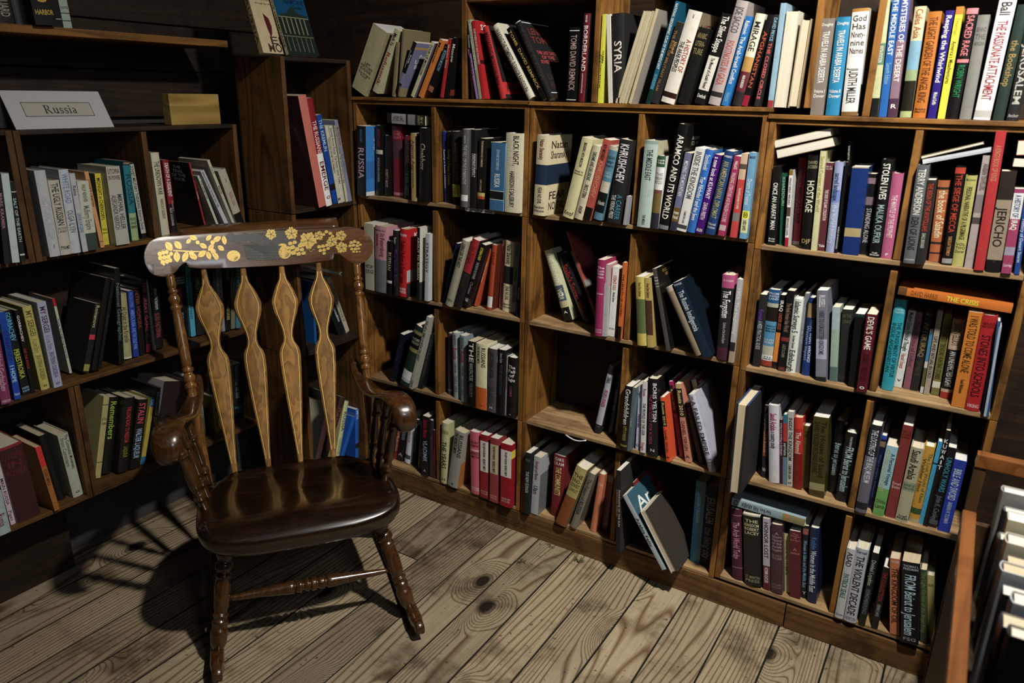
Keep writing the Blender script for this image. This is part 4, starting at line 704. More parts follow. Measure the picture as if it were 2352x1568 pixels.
l2b|L|1.0609|-.02|1.0202|.4|.0249|.2214|989ca4|.05-.4 WHITE ROAD@4c6888/.48-.75 OLGA ILYIN@484c54|pale grey blue book White Road
l2b|L|1.0893|-.02|1.02|-.6|.0143|.2099|909298|.15-.28 Raisa@303040/.5-.75 URDA JURGENS@386080|thin pale book titled Raisa
l2b|L|1.1052|-.0147|1.0202|.4|.0308|.1874|989a8c|.05-.3 PHILIP HENSHER@384038/.35-.7 Mulberry Empire@404840/#.75-1@28342c|pale book with dark foliage foot, Mulberry Empire
l2b|L|1.1483|-.0045|1.02|-3.4|.0109|.2099|a87848|.1-.45 SOVIET UNION@201810/~.88-.95 BOOKS@302010|thin peach orange paperback
l2b|L|1.1726|.0218|1.0208|1.6|.0166|.1994|a89c18|.06-.65 MIDNIGHT in CHERNOBYL@20200c/~.75-.85 Adam_Higginbotham@404010/>@585844|yellow book Midnight in Chernobyl
l2b|L|1.1926|-.0083|1.0205|.6|.0396|.2188|8c8c84|~.02-.18 UTOPIA_IN POWER@501c28/.35-.8 MIKHAIL HELLER@303038/.36-.8 ALEKSANDR NEKRICH@383838|thick grey book Utopia in Power
l2b|L|1.2585|.0196|1.0208|1.3|.0218|.2271|0c5c68|#0-.05@181410/~.01-.04 HOSKING@b09068/.1-.6 RUSSIA@102830/#.65-1@788c60/~.7-.85 PEOPLE_AND_EMPIRE@183028|teal and green book titled Russia, People and Empire
l2b|L|1.2948|.0288|1.02|-2.5|.0152|.2219|141414|#.02-.93@909488/.04-.6 SOVIET MILITARY THINKING@202020/.62-.88 Edited by Derek@303030|black book Soviet Military Thinking with white label
l2c|L|1.3612|.0281|1.02|-.5|.0264|.2456|a09c84|.1-.5 THE UNKNOWN WAR@181410/.55-.8 HARRISON E SALISBURY@383020|worn cream book The Unknown War
l2c|L|1.4075|.0458|1.02|-.4|.0194|.221|701420|.04-.5 DEATH OF A DISSIDENT@c8c0c0/.55-.7 the poisoning of@a07070/#.6-1@161418/.65-.9 ALEX GOLDFARB@909090|dark red and black book Death of a Dissident
l2c|L|1.5295|.0532|1.02|-8.7|.005|.2089|14100f|#0-1@8c1420/.4-.6 DUBCEK@c0b0b0/>@121010/>.05-.3 THE_TRIAL_OF THE_FOUR@a8a8a0|black covered book The Trial of the Four with red spine
l2c|L|1.5582|.0285|1.02|-17.7|.0081|.1758|98a090|.1-.45 THE HERMITAGE@303030|slim pale green paperback The Hermitage, second shelf left
l2c|L|1.5799|.0137|1.02|-21.7|.0139|.1955|9898a0|.02-.65 Journey Across Russia: The Soviet Union Today@181818|silver book Journey Across Russia on the left case
l2c|L|1.5944|-.0057|1.02|-18.8|.0096|.2278|989480|.1-.2 THE WORLD'S CITIES@404038/.38-.5 MOSCOW@202018|slim cream book marked Moscow, The World's Cities
l2c|L|1.6042|-.0166|1.02|-16.4|.0294|.1888|8c8878|.15-.22 NO MARX@702020/.4-.65 RUSSIA LOSING@783838/#.78-1@12100f|cream and black book leaning at end of left case
m1|M|1.668|.0381|1.0857|6|.0069|.2472|807858||bent tan sheet-like soft book in the corner crate
m1|M|1.7506|-.02|1.085|-9.4|.0326|.3513|a85c50|>@2c1414|tall salmon pink book with dark maroon cover
m1|M|1.7866|-.02|1.085|-9.9|.0274|.3437|74101c|.2-.5 THE RUSSIANS@c8b4b4/#.5-1@c8c8c8/.57-.85 EMERGE@58141c/~.88-.94 o@802030|dark red and white book The Russians Emerge
m1|M|1.8375|.0011|1.085|-10.5|.0231|.2927|0c3880|.05-.4 THE KREMLIN@90a8c0/#.77-.84@101418|blue book The Kremlin in the corner crate
m1|M|1.8609|.0019|1.085|-9.4|.0146|.258|a8a490|.15-.6 TREASURES FROM THE KREMLIN@404038/~.92-.97 M@303030|narrow cream book Treasures from the Kremlin
m1|M|1.8826|.0092|1.085|-8.8|.0166|.2567|a8a898|.03-.75 Journey Across Russia: The Soviet Union Today@181810|cream book Journey Across Russia, left of its twin in the crate
m1|M|1.903|.0071|1.085|-8.2|.0113|.2575|a4a08c|.03-.75 Journey Across Russia: The Soviet Union Today@181810|cream book Journey Across Russia, right of its twin in the crate
m1|M|1.9154|.0051|1.085|-10.2|.015|.2749|6c7088|.08-.3 BEYOND RUSSIA@582820/#.07-.3@807880/.4-.65 DUSKO@505468|slate blue grey book at right end of the crate row
l3a|L|.8231|-.0129|.6605|1.3|.0241|.178|6a2c4c|.2-.8 Mikhail Gorbachev@a88098/~.93-.98 NORTON@b8a0a8|mauve book at far left of third shelf
l3a|L|.8583|-.0043|.6602|.8|.0159|.2386|10388c|.2-.55 GORBACHEV@1c1c50/.6-.8 I HOPE@90b8e0/~.9-.97 Harper@90a8c8|bright blue book with pale words I Hope
l3a|L|.8865|.0112|.66|-2.2|.0206|.2359|121618|.02-.35 GORBACHEV@4c98c0/.45-.8 PERESTROIKA@a0a828/~.9-.97 HARPER_& ROW@7898b0|black book Perestroika with blue and yellow lettering
l3a|L|.907|.008|.66|-.4|.0094|.2325|121214|.03-.4 GORBACHEV@c0b8b8/.45-.7 AND THE WORLD@8c2828|black book with white wide-spaced capitals beside the yellow My Sergei
l3a|L|.932|.0057|.66|-1.7|.0228|.2373|989048|.05-.35 MY SERGEI@4c4018/.38-.55 A Love Story@706828/.58-.88 EKATERINA GORDEEVA@4c4418/~.92-.97 o@181810|yellow copy of My Sergei
l3a|L|.96|-.0038|.66|-.8|.0226|.2437|8488a0|.05-.35 MY SERGEI@3c1c30/.38-.55 A Love Story@606078/.58-.88 EKATERINA GORDEEVA@40304c/~.92-.97 o@301838|lilac copy of My Sergei
l3b|L|1.038|.0605|.665|-2.7|.007|.2238|98a090|#0-.1@a01020/.15-.9 Russia: The beginning of the end@303028|very thin pale booklet with red tip, left of dark tall books
l3b|L|1.0551|.0207|.6717|19.5|.0163|.2007|10100e|.02-.35 Romanovs@98946c/#.45-.52@a81c34/#.88-.98@787830|black book with script lettering and crimson square
l3b|L|1.0785|.0172|.671|17.7|.0144|.2708|14130f|>@1a1610|black book with gold line border leaning right
l3b|L|1.0944|.0116|.6722|18|.0091|.2626|141312|.1-.8 Russia@24302c|second dark gold lined book leaning right
l3b|L|1.1573|.0115|.6676|5.9|.0159|.2863|101210|.05-.85 National Geographic@50605c|tall black book with vertical scattered letters
l3b|L|1.1918|.0384|.6665|3.4|.0248|.2023|88845c|.2-.75 All Quiet in the Kremlin@28281c/#.97-1@a8a890|cream tan book All Quiet in the Kremlin
l3b|L|1.219|.0364|.666|3.2|.0181|.2058|142878|.02-.25 WALTER LAFEBER@4868b0/.28-.88 AMERICA, RUSSIA, AND THE COLD WAR@5c7cc8|dark blue book America, Russia, and the Cold War
l3b|L|1.2419|.0397|.6659|2.9|.0176|.2077|121012|.02-.6 PETER HOPKIRK@6c3028|black book with rust author lettering
l3b|L|1.2643|.041|.6665|4.3|.0157|.2273|14100f|.02-.7 THE GREAT GAME@7c2c40/#.88-1@50101c|black and maroon book The Great Game
l3b|L|1.2914|.0479|.6653|1.4|.0092|.2277|707468|#.0-1@707468|thin grey green book right of The Great Game
l3b|L|1.3026|.0503|.6666|3.1|.0288|.2276|121214|.15-.45 WALKING THE TIGHTROPE@90a898/.5-.85 BORIS PASTERNAK@7c3040|black book Walking the Tightrope behind the chair post
l3b|L|1.3889|.07|.668|3.5|.0491|.2119|121012|~.02-.14 COMING_RUSSIAN_BOOM@a0a8a8/.2-.5 RICHARD LAYARD@904050/.58-.85 JOHN PARKER@7890a0|black book The Coming Russian Boom
l3b|L|1.444|.07|.6658|2.2|.018|.2371|3c8ca4|.1-.2 Nina@183840/.2-.75 Communist Entrepreneurs@1c3848|light blue book Communist Entrepreneurs
l3b|L|1.462|.0603|.6671|3.1|.0291|.2374|14110f|.1-.6 TORMENT EMPIRE@6c6830|dark book with olive lettering behind first chair splat
l3b|L|1.4911|.046|.6681|6.4|.0226|.2429|16161a||dark blank book behind first chair splat
l3b|L|1.5296|.0325|.666|2.6|.0193|.2487|74747c|.05-.7 CONSPIRATOR@34343c|grey book titled Conspirator
l3b|L|1.5488|.027|.6671|6.4|.018|.2472|14120f|.1-.3 TO RUSSIA@a09450/.6-.85 RICHARD LOURIE@988c48|black book with tan lettering beside Conspirator
l3b|L|1.5693|.027|.6683|6.4|.0154|.2424|605f50|.1-.6 THE CERRAZANO@40402c|dark olive grey book between chair splats
l3b|L|1.5847|.0175|.6681|6.5|.0199|.2436|30606c|.1-.4 CHINA@a0c8d0|teal book with dark panel between chair splats
l4a|L|.7486|-.0169|.308|-.6|.0318|.1243|7c8c8c|.5-.8 Russia@602020|pale blue grey book at bottom left corner
l4a|L|.7947|.0158|.308|-1.9|.0126|.2038|a09098|.3-.7 MAIN RUSSIA@181414/.78-.95 Figes@483c40|pale pink grey book with black lettering ending Russia
l4a|L|.8098|.0084|.308|-2.6|.0604|.2271|2c0e10|#0-.03@6c1018/~.08-.4 UTOPIA_IN_POWER@4c1418/>@8a8c84|thick dark maroon book
l4a|L|.8978|-.0104|.308|-4.8|.0141|.2057|804c14|#0-.3@a01c1c/.35-.6 RUSSIAN AMERICA@301c0c|red and orange book titled Russian America
l4a|L|.9329|.035|.308|-5|.0227|.2133|0f0f0e||black plain book left of The Communist Movement
l4a|L|.9663|.0154|.308|-3.2|.0287|.2037|848a7c|.02-.55 The Communist Movement@141814/.05-.5 From Comintern@40443c/~.88-.95 o@303030|pale grey book The Communist Movement
l4b|L|1.0607|.07|.3127|15.2|.0178|.2571|8c8454|~.25-.35 A For_Cause@302c1c/#.1-.11@403c20/#.8-.81@403c20|cream worn leaning book beside green lettered cover
l4b|L|1.0841|.0668|.3185|14.4|.0289|.2415|12120f|.05-.55 Remembers@7c9428|black book with green italic word Remembers
l4b|L|1.1157|.0358|.3175|13.9|.0338|.2371|121110|.12-.6 THE LONG ROAD TO FREEDOM@9c2820/.65-.8 LAQUEUR@706c1c|black book with red title Long Road to Freedom
l4b|L|1.1504|.0315|.3171|15.8|.0326|.2218|12100f|.05-.35 STALIN@a83848/.42-.85 WALTER LAQUEUR@7c98b8|black book with large pink capitals and pale blue author
l4b|L|1.1881|.0359|.3145|17.9|.0143|.2157|8c7c20|#0-.13@205888/.02-.1 CH@a0c0d0/#.88-1@1c5480|yellow and blue book on lower left shelf
l4b|L|1.2151|.0338|.3128|14.6|.0153|.2431|121416|.05-.3 McCon@406880/.3-.5 OF JOY@a08c18|black book with yellow words of Joy
l4b|L|1.2466|.0465|.3378|17|.1003|.2269|1c1414|>@848080|thick dark maroon book with pale pages on lower left shelf
l4b|L|1.4084|.07|.308|-.9|.0191|.2059|1c1412|.05-.4 TRAGEDY@a08c70|dark book with brown lettering beside the left chair post
l4b|L|1.4283|.0634|.3082|.4|.0222|.209|6c6c60|.1-.8 SOVIET POLITICS TO THE FUTURE@303028|grey green book beside left chair post
l4b|L|1.4738|.0434|.3082|.7|.0169|.1374|50481c|.3-.9 RUSSIA@20200c|short olive strip book behind first splat
l4b|L|1.5677|.0678|.3116|4.1|.0494|.2106|121416|.02-.6 Utopia the dream that failed@607874/.7-.9 F@204858|black book with grey green lettering between chair splats
m2|M|1.7017|.05|.6|-.8|.0154|.2298|0c3484|.3-.9 RUSSIA@1848a0|narrow royal blue book standing in lower crate
m2|M|1.7564|.05|.6003|1.5|.0106|.2246|0c4478|.1-.3 RUSSIA@3078a8|blue teal book beside the fourth splat in lower crate
m2|M|1.913|.05|.6|-19.9|.0182|.2366|908c78|.1-.8 CONQUEST RUSSIA IN THE AGE OF@403c30|cream grey leaning book Russia in the Age of
m2|M|1.8779|.05|.6|-21.9|.0331|.241|101216|.4-.8 M.A. Groushko@a0b0b8/.42-.5 SHORT@4060a0|black leaning book with pale blue lettering in lower crate
m3|M|1.668|.02|.1124|21.8|.0258|.2811|a87070|#0-1@a87070/>@908c78|pink spined leaning book with large cream cover
m3|M|1.6988|.02|.1201|28.5|.0289|.2947|2c1410|.1-.6 Rasputin@503020/>@14100f|dark brown leaning book in lowest crate
m3|M|1.7805|.02|.1128|17.9|.0226|.2524|98a078|.15-.45 RUSSIA@303828/.55-.8 HANDBOOK@687048/>@8c7c54|pale green leaning book titled Russia in lowest crate
m3|M|1.8075|.02|.1234|28.6|.0184|.1787|0c4898|>@0c3c84|blue leaning book in lowest crate
m3|M|1.8978|.02|.1018|3.7|.0194|.1986|0c4490|.0-.2 SMITH@90b0d0/#.7-.8@101820|upright blue book under the chair arm
'''
for ln in DATA.strip().split('\n'):
    cell, wl, u, s, z, phi, w, h, c, seg, lab = ln.split('|')
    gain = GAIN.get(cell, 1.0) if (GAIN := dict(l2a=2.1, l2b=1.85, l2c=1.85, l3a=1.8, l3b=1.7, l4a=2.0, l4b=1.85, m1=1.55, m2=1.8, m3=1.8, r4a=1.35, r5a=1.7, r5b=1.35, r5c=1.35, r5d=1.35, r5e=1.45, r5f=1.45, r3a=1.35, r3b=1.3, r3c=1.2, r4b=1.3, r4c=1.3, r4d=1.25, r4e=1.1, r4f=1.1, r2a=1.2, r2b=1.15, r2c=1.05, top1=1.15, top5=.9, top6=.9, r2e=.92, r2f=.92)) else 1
    book(wl, float(u), float(s), float(z), float(phi), float(w), float(h), c, seg, lab, cell, gain=gain)
# books lying on or across others
def lying(cell, x, z, phi, w, h, c, seg, lab, s=.01, dep=.11, **k): return book('R', x, s, z, phi, w, h, c, seg, lab, cell, dep=dep, hard=False, **k)
lying('r2a', -1.705, 1.383, 91.5, .032, .158, '141614', '#.0-.25@202418/~.05-.2 BY_DYNASTY@b0b080/#.26-.45@8c8c88/#.5-.88@a4a4a0/.55-.85 THE GREAT@604848', 'thick paperback lying flat across the black and crimson books')
lying('r2e', -.458, 1.352, 74.6, .018, .131, 'cfc49c', 'F', 'upper of two slanting paperbacks lying over the row, pages facing out')
lying('r2e', -.450, 1.330, 74.2, .021, .131, 'a88c50', 'F', 'lower of two slanting paperbacks, tan and page side out')
lying('r2f', -.131, 1.333, 71.7, .006, .121, '8c7848', 'F', 'thin tan paperback slanting on the pale blue one')
lying('r2f', -.127, 1.326, 75.0, .010, .134, 'b4bcc4', '', 'pale blue white thin book slanting over the row')
lying('r2f', .046, 1.376, 86, .031, .062, '8c2c18', 'F', 'red covered book lying flat with pages out at the right edge')
lying('r2f', .046, 1.340, 90, .019, .062, '181818', 'F', 'black covered book lying flat under the red covered one')
lying('r3f', .105, 1.004, -88, .019, .232, 'c4680c', '.12-.36 DAVID HARRIS@704010/.44-.72 THE CRISIS@d8d010/#.0-.08@604020', 'orange book The Crisis lying across the third row', dep=.13)
lying('r5e', -.451, .356, 90.5, .023, .203, '8ca4b0', '#0-.3@8c8458/#.22-.26@b07038/.45-.6 Peter Brent@202830/.62-.86 FAR ARABIA@202830/~.9-.97 Q@202830', 'pale blue paperback lying across the bottom row, title upside down', dep=.12)

book('M', 1.70, .03, .905, 109.7, .014, .2, '6c8494', 'F', 'pale blue book lying slanted with pages out in the middle corner crate', 'm2', dep=.13, hard=True, gain=1.5)

# two guide books facing out on the corner crate
def facing(y, z, w, h, dep_, c, seg, lab, lean, x):
    o = book('F', 0, 0, 0, 0, w, h, c, seg, lab, 'mt', dep=dep_, hard=False)
    m = Matrix.Translation((x, y, z)) @ Matrix.Rotation(math.radians(-lean), 4, 'Y') @ Matrix.Rotation(PI, 4, 'Z') @ Matrix.Translation((-w, -dep_, 0)) @ Matrix.Identity(4)
    o.matrix_world = m; o.location, o.rotation_euler = m.to_translation(), m.to_euler()
def covered(name, y0, y1, h, t, x, z, lean, face, spine, seg, lab, spt):
    """a book standing with its front cover to the room, spine at its near edge"""
    M = MC(); wy = y1 - y0; F_, S_ = col(face), col(spine)
    ct = .001
    M.add([(0, 0, 0), (0, wy, 0), (0, wy, h), (0, 0, h)], [(0, 1, 2, 3)], F_)
    M.add([(-ct, 0, 0), (-ct, wy, 0), (-ct, wy, h), (-ct, 0, h)], [(3, 2, 1, 0)], S_)
    M.add([(-t, 0, 0), (-t, wy, 0), (-t, wy, h), (-t, 0, h), (-t - ct, 0, 0), (-t - ct, wy, 0), (-t - ct, wy, h), (-t - ct, 0, h)], [(0, 1, 2, 3), (7, 6, 5, 4), (0, 3, 7, 4), (1, 5, 6, 2), (3, 2, 6, 7)], S_)
    M.add([(0, -.0005, 0), (-t - ct, -.0005, 0), (-t - ct, -.0005, h), (0, -.0005, h)], [(0, 3, 2, 1)], S_)
    for kind, a, b, c0, c1, txt, cc in seg:
        if kind == 'r': M.add([(.0003, wy * c0, h * a), (.0003, wy * c1, h * a), (.0003, wy * c1, h * b), (.0003, wy * c0, h * b)], [(0, 1, 2, 3)], col(cc))
        elif kind == 'p': M.add([(.0005, wy * p, h * q) for p, q in txt], [tuple(range(len(txt)))], col(cc))
        else:
            V, Fc, W = textmesh(txt); sx = wy * (c1 - c0) / W; sy = h * (b - a) / .74; M.add([(.0006, wy * c0 + p * sx, h * a + q * sy) for p, q in V], Fc, col(cc))
    V, Fc, W = textmesh(spt[0]); sx = h * .8 / W; sy = t * .6 / .74
    M.add([(-t * .85 + q * sy * 1.0, -.0009, h * .92 - p * sx) for p, q in V], [f for f in Fc], col(spt[1]))
    o = link('book', M.build('book'), JACKET); bm = bmesh.new(); box(bm, -t + .0005, -ct - .0004, .001, wy - .002, .001, h - .001); link('page_block', bm2me(bm, 'page_block'), PAGES, o)
    o.location = (x, y0, z + .006); o.rotation_euler = (0, math.radians(-lean), 0); tag(o, lab, 'book', 'books on top of the corner crate'); return o
leaf = [(.36, .42), (.41, .36), (.44, .26), (.42, .18), (.37, .14), (.34, .22), (.34, .32)]
covered('b', 1.615, 1.740, .235, .016, -1.875, 1.5455, 17, 'b8a888', 'a08c60', [('t', .76, .87, .15, .95, 'IN RUSSIA', '382c20'), ('t', .66, .685, .1, .7, 'The Journey of an Exile', '706048'), ('t', .61, .635, .15, .75, 'through the country', '706048'), ('p', 0, 0, 0, 0, [(.30, .5), (.44, .44), (.47, .34), (.43, .25), (.37, .2), (.33, .3), (.31, .4)], '501418'), ('t', .12, .22, .3, .8, 'EL', '403428'), ('t', .02, .13, .2, .98, 'MONT', '403428')],
        'tan guide book titled In Russia facing out on the corner crate', ('IN RUSSIA', '504030'))
hs = [('r', .62, 1.0, 0, 1, '', '0c4468'), ('t', .84, .91, .3, .95, 'HERMITAGE', '081c30'), ('t', .76, .82, .55, .85, 'Guide', '081c30'), ('p', 0, 0, 0, 0, [(.08, .62), (.08, .66), (.3, .68), (.5, .80), (.7, .68), (.95, .66), (.95, .62)], '1c2c28')]
for k in range(6): hs += [('r', .34, .6, .10 + k * .14, .14 + k * .14, '', '70785c'), ('r', .05, .28, .09 + k * .15, .115 + k * .15, '', '606850')]
hs += [('r', .605, .62, .02, .98, '', '7c8464'), ('r', .29, .31, .02, .98, '', '586048')]
covered('b', 1.690, 1.815, .185, .011, -1.850, 1.5455, 19, '14201c', 'b0ac8c', hs, 'guide book with blue sky and columned facade facing out on the corner crate', ('THE HERMITAGE', '383828'))

# books on the thin upper left shelf (only their feet are in view)
for (y, w, h, c, seg, lab) in ((.968, .030, .2, '14120f', '.55-.9 volga@8c8878', 'black book with pale scrawl on the thin upper shelf, left end'), (1.001, .034, .2, '101010', '.4-.93 KREMLIN GUARD@8c8878', 'black book with vertical lettering second on the upper shelf'),
      (1.038, .028, .2, '0c1018', '', 'plain navy black book third on the upper shelf'), (1.068, .052, .22, '10100c', '~.62-.78 S@b89030/~.83-.9 HARBOR@b89838', 'thick black book with gold capital S overhanging the upper shelf'),
      (1.122, .028, .2, '0e0e10', '#.9-.91@909088', 'black book beside the grey green one on the upper shelf'), (1.152, .022, .2, '88988c', '~.74-.78 VOTE@181818/#.82-.92@181818/#.83-.91@88988c', 'grey green book with small tick box on the upper shelf')):
    book('L', y, .012 if w < .05 else -.02, 1.5902, -3, w, h, c, seg, lab, 'ltop', gain=1.5)

# ------------------------------------------------------------------ signs and small things
def polyface(bm, pts): return bm.faces.new([bm.verts.new(p) for p in pts])
def serif(ch):
    """roman letters for the card sign: list of polygons in a unit box (x, y)"""
    S = []
    def bar(x0, y0, x1, y1): S.append([(x0, y0), (x1, y0), (x1, y1), (x0, y1)])
    def ring(cx, cy, rx, ry, tx, ty, a0, a1, n=18):
        for i in range(n):
            p, q = a0 + (a1 - a0) * i / n, a0 + (a1 - a0) * (i + 1) / n
            S.append([(cx + rx * math.cos(p), cy + ry * math.sin(p)), (cx + rx * math.cos(q), cy + ry * math.sin(q)), (cx + (rx - tx) * math.cos(q), cy + (ry - ty) * math.sin(q)), (cx + (rx - tx) * math.cos(p), cy + (ry - ty) * math.sin(p))])
    if ch == 'R':
        bar(.09, 0, .225, .95); bar(0, 0, .33, .05); bar(0, .90, .3, .95); bar(.2, .46, .34, .495); ring(.32, .72, .27, .24, .125, .05, -PI / 2, PI / 2)
        S.append([(.27, .48), (.42, .48), (.73, .03), (.57, .03)]); bar(.57, 0, .80, .045); return S, .80
    if ch == 'u':
        bar(.07, .15, .18, .62); bar(0, .57, .18, .62); bar(.38, 0, .49, .62); bar(.31, .57, .49, .62); bar(.38, 0, .56, .045); ring(.245, .17, .175, .18, .10, .07, PI, 2 * PI); return S, .58
    if ch == 's':
        ring(.20, .46, .165, .175, .085, .07, PI * .12, PI * 1.25); ring(.20, .17, .175, .185, .09, .07, -PI * .85, PI * .35); S.append([(.06, .36), (.13, .44), (.34, .28), (.27, .20)]); bar(.325, .44, .35, .63); bar(.03, 0, .055, .2); return S, .42
    if ch == 'i':
        bar(.07, 0, .18, .62); bar(0, .57, .18, .62); bar(0, 0, .26, .045); ring(.12, .84, .075, .075, .074, .074, 0, 2 * PI); return S, .29
    ring(.20, .46, .17, .17, .08, .06, 0, PI * .85); bar(.26, .05, .37, .47); bar(.26, 0, .47, .045); ring(.19, .17, .18, .18, .10, .06, PI * .3, PI * 1.85); return S, .48
def card_sign():
    e = empty('card_sign', (XL - .012, .992, 1.3425)); tag(e, 'folded white card sign reading Russia on top of the left case', 'sign')
    wy, h = .256, .093
    bm = bmesh.new(); t = .0012; lean = .055
    for sgn in (1, -1):                                                # front and back leaf of the tent
        xb = 0 if sgn == 1 else -.105
        a = [(xb, 0, 0), (xb, wy, 0), (-lean, wy, h), (-lean, 0, h)]
        b = [(p[0] - t * sgn, p[1], p[2]) for p in a]
        va = [bm.verts.new(p) for p in a]; vb = [bm.verts.new(p) for p in b]
        bm.faces.new(va); bm.faces.new(vb[::-1])
        for i in range(4): bm.faces.new((va[i], vb[i], vb[(i + 1) % 4], va[(i + 1) % 4]))
    link('card', bm2me(bm, 'card'), CARD, e)
    P = lambda y, z: (.0008 - lean * (z / h), y, z)
    bm = bmesh.new()
    for a, b, c, d in ((.038, .030, .216, .0312), (.038, .0635, .216, .0647), (.038, .030, .0392, .0647), (.2148, .030, .216, .0647)): polyface(bm, [P(a, b), P(c, b), P(c, d), P(a, d)])
    x = .089
    for ch in 'Russia':
        polys, adv = serif(ch)
        for pl in polys: polyface(bm, [P(x + p[0] * .0262, .0372 + p[1] * .0215) for p in pl])
        x += (adv + .05) * .0262
    me = bpy.data.meshes.new('printed_text'); bm.to_mesh(me); bm.free(); link('printed_text', me, BLACKP, e)
    bm = bmesh.new(); Q = lambda y, z: (.0004 - lean * (z / h), y, z)
    polyface(bm, [Q(.038, .030), Q(.216, .030), Q(.216, .0647), Q(.038, .0647)]); me = bpy.data.meshes.new('printed_panel'); bm.to_mesh(me); bm.free(); link('printed_panel', me, CREAMC, e)
card_sign()
tag(board('wood_offcut', (XL - .05, XL - .014, 1.428, 1.602, 1.3425, 1.432), PLK, bev=.002), 'bright pine offcut standing on the left case beside the card sign', 'wood block')
lb = tag(board('shelf_label', (-1.383, -1.272, D - .0022, D - .0008, 1.094, 1.1055), WHITE, bev=.0002), 'white shelf label reading ALPHA BY AUTHOR', 'label')
V, F_, W = textmesh('ALPHA BY AUTHOR'); me = bpy.data.meshes.new('printed_text'); me.from_pydata([(.008 + a * .095 / W, -.0004, .002 + b * .0095) for a, b in V], [], F_); link('printed_text', me, BLACKP, lb)
def tube(bm, pts, r, n=8, flat=1.0, capped=True):
    rings = []
    for i, p in enumerate(pts):
        d = (Vector(pts[min(i + 1, len(pts) - 1)]) - Vector(pts[max(i - 1, 0)])).normalized()
        up = Vector((0, 0, 1)) if abs(d.z) < .9 else Vector((0, 1, 0)); a = d.cross(up).normalized(); b = a.cross(d).normalized(); rad = r[i] if isinstance(r, (list, tuple)) else r
        rings.append([bm.verts.new(Vector(p) + a * rad * math.cos(2 * PI * k / n) + b * rad * flat * math.sin(2 * PI * k / n)) for k in range(n)])
    for A, B in zip(rings, rings[1:]):
        for k in range(n): bm.faces.new((A[k], A[(k + 1) % n], B[(k + 1) % n], B[k]))
    if capped: bm.faces.new(rings[0][::-1]); bm.faces.new(rings[-1])
bm = bmesh.new(); tube(bm, [(-.99 + .073 * i / 8, D - .0022, .4165 - .010 * math.sin(PI * i / 8)) for i in range(9)], .0022); tag(link('wire_pull', bm2me(bm, 'wire_pull'), STEEL, smooth=True), 'small white wire pull under the nearly empty cell', 'wire')
rg = random.Random(5)
for (mx, my, n, lbx) in ((-.905, 1.91, 34, 'dry moss tuft on the floor against the plinth'), (-1.055, 1.80, 22, 'thinner dry moss wisp on the floorboards'), (-1.02, 1.93, 10, 'tiny moss scrap by the plinth, nearest the corner')):
    bm = bmesh.new()
    for _ in range(n):
        a = rg.uniform(0, 2 * PI); L = rg.uniform(.006, .018); r0 = rg.uniform(0, .014); p = (mx + r0 * math.cos(a), my + r0 * .6 * math.sin(a), .0015)
        tube(bm, [p, (p[0] + L * .6 * math.cos(a), p[1] + L * .4 * math.sin(a), .004 + rg.random() * .005), (p[0] + L * math.cos(a + .6), p[1] + L * .7 * math.sin(a + .6), .002 + rg.random() * .006)], [.0011, .0009, .0004], n=4)
    tag(link('moss_tuft', bm2me(bm, 'moss_tuft'), MOSS), lbx, 'moss', kind='stuff')

# ------------------------------------------------------------------ rocking chair
YAW = math.radians(-37.2); O = Vector((-1.533, 1.329, 0)); FX = Vector((math.cos(YAW), math.sin(YAW), 0)); SX = Vector((-FX.y, FX.x, 0))
# chair frame: x = sideways (towards the long wall), y = back, z = up; so front = -y
chair = empty('rocking_chair', tuple(O)); chair.rotation_euler = (0, 0, math.atan2(SX.y, SX.x)); tag(chair, 'dark varnished rocking chair with gold stencilled crest and arrow splats', 'chair')
def cp(w, a, h): return (w - .036 * h, -a, h)                         # sideways, forward, up (with the chair's slight lean)
def lathe(name, p0, p1, prof, mat, r=1.0, n=20, parent=chair, steps=4):
    p0, p1 = Vector(p0), Vector(p1); d = p1 - p0; L = d.length; d.normalize(); a = d.orthogonal().normalized(); b = d.cross(a)
    P = []
    for (t0, r0), (t1, r1) in zip(prof, prof[1:]):
        for k in range(steps):
            f = k / steps; g = .5 - .5 * math.cos(PI * f); P.append((t0 + (t1 - t0) * f, r0 + (r1 - r0) * g))
    P.append(prof[-1]); bm = bmesh.new(); rings = []
    for t, rad in P: rings.append([bm.verts.new(p0 + d * L * t + (a * math.cos(2 * PI * k / n) + b * math.sin(2 * PI * k / n)) * rad * r) for k in range(n)])
    for A, B in zip(rings, rings[1:]):
        for k in range(n): bm.faces.new((A[k], A[(k + 1) % n], B[(k + 1) % n], B[k]))
    bm.faces.new(rings[0][::-1]); bm.faces.new(rings[-1]); return link(name, bm2me(bm, name), mat, parent, smooth=True)
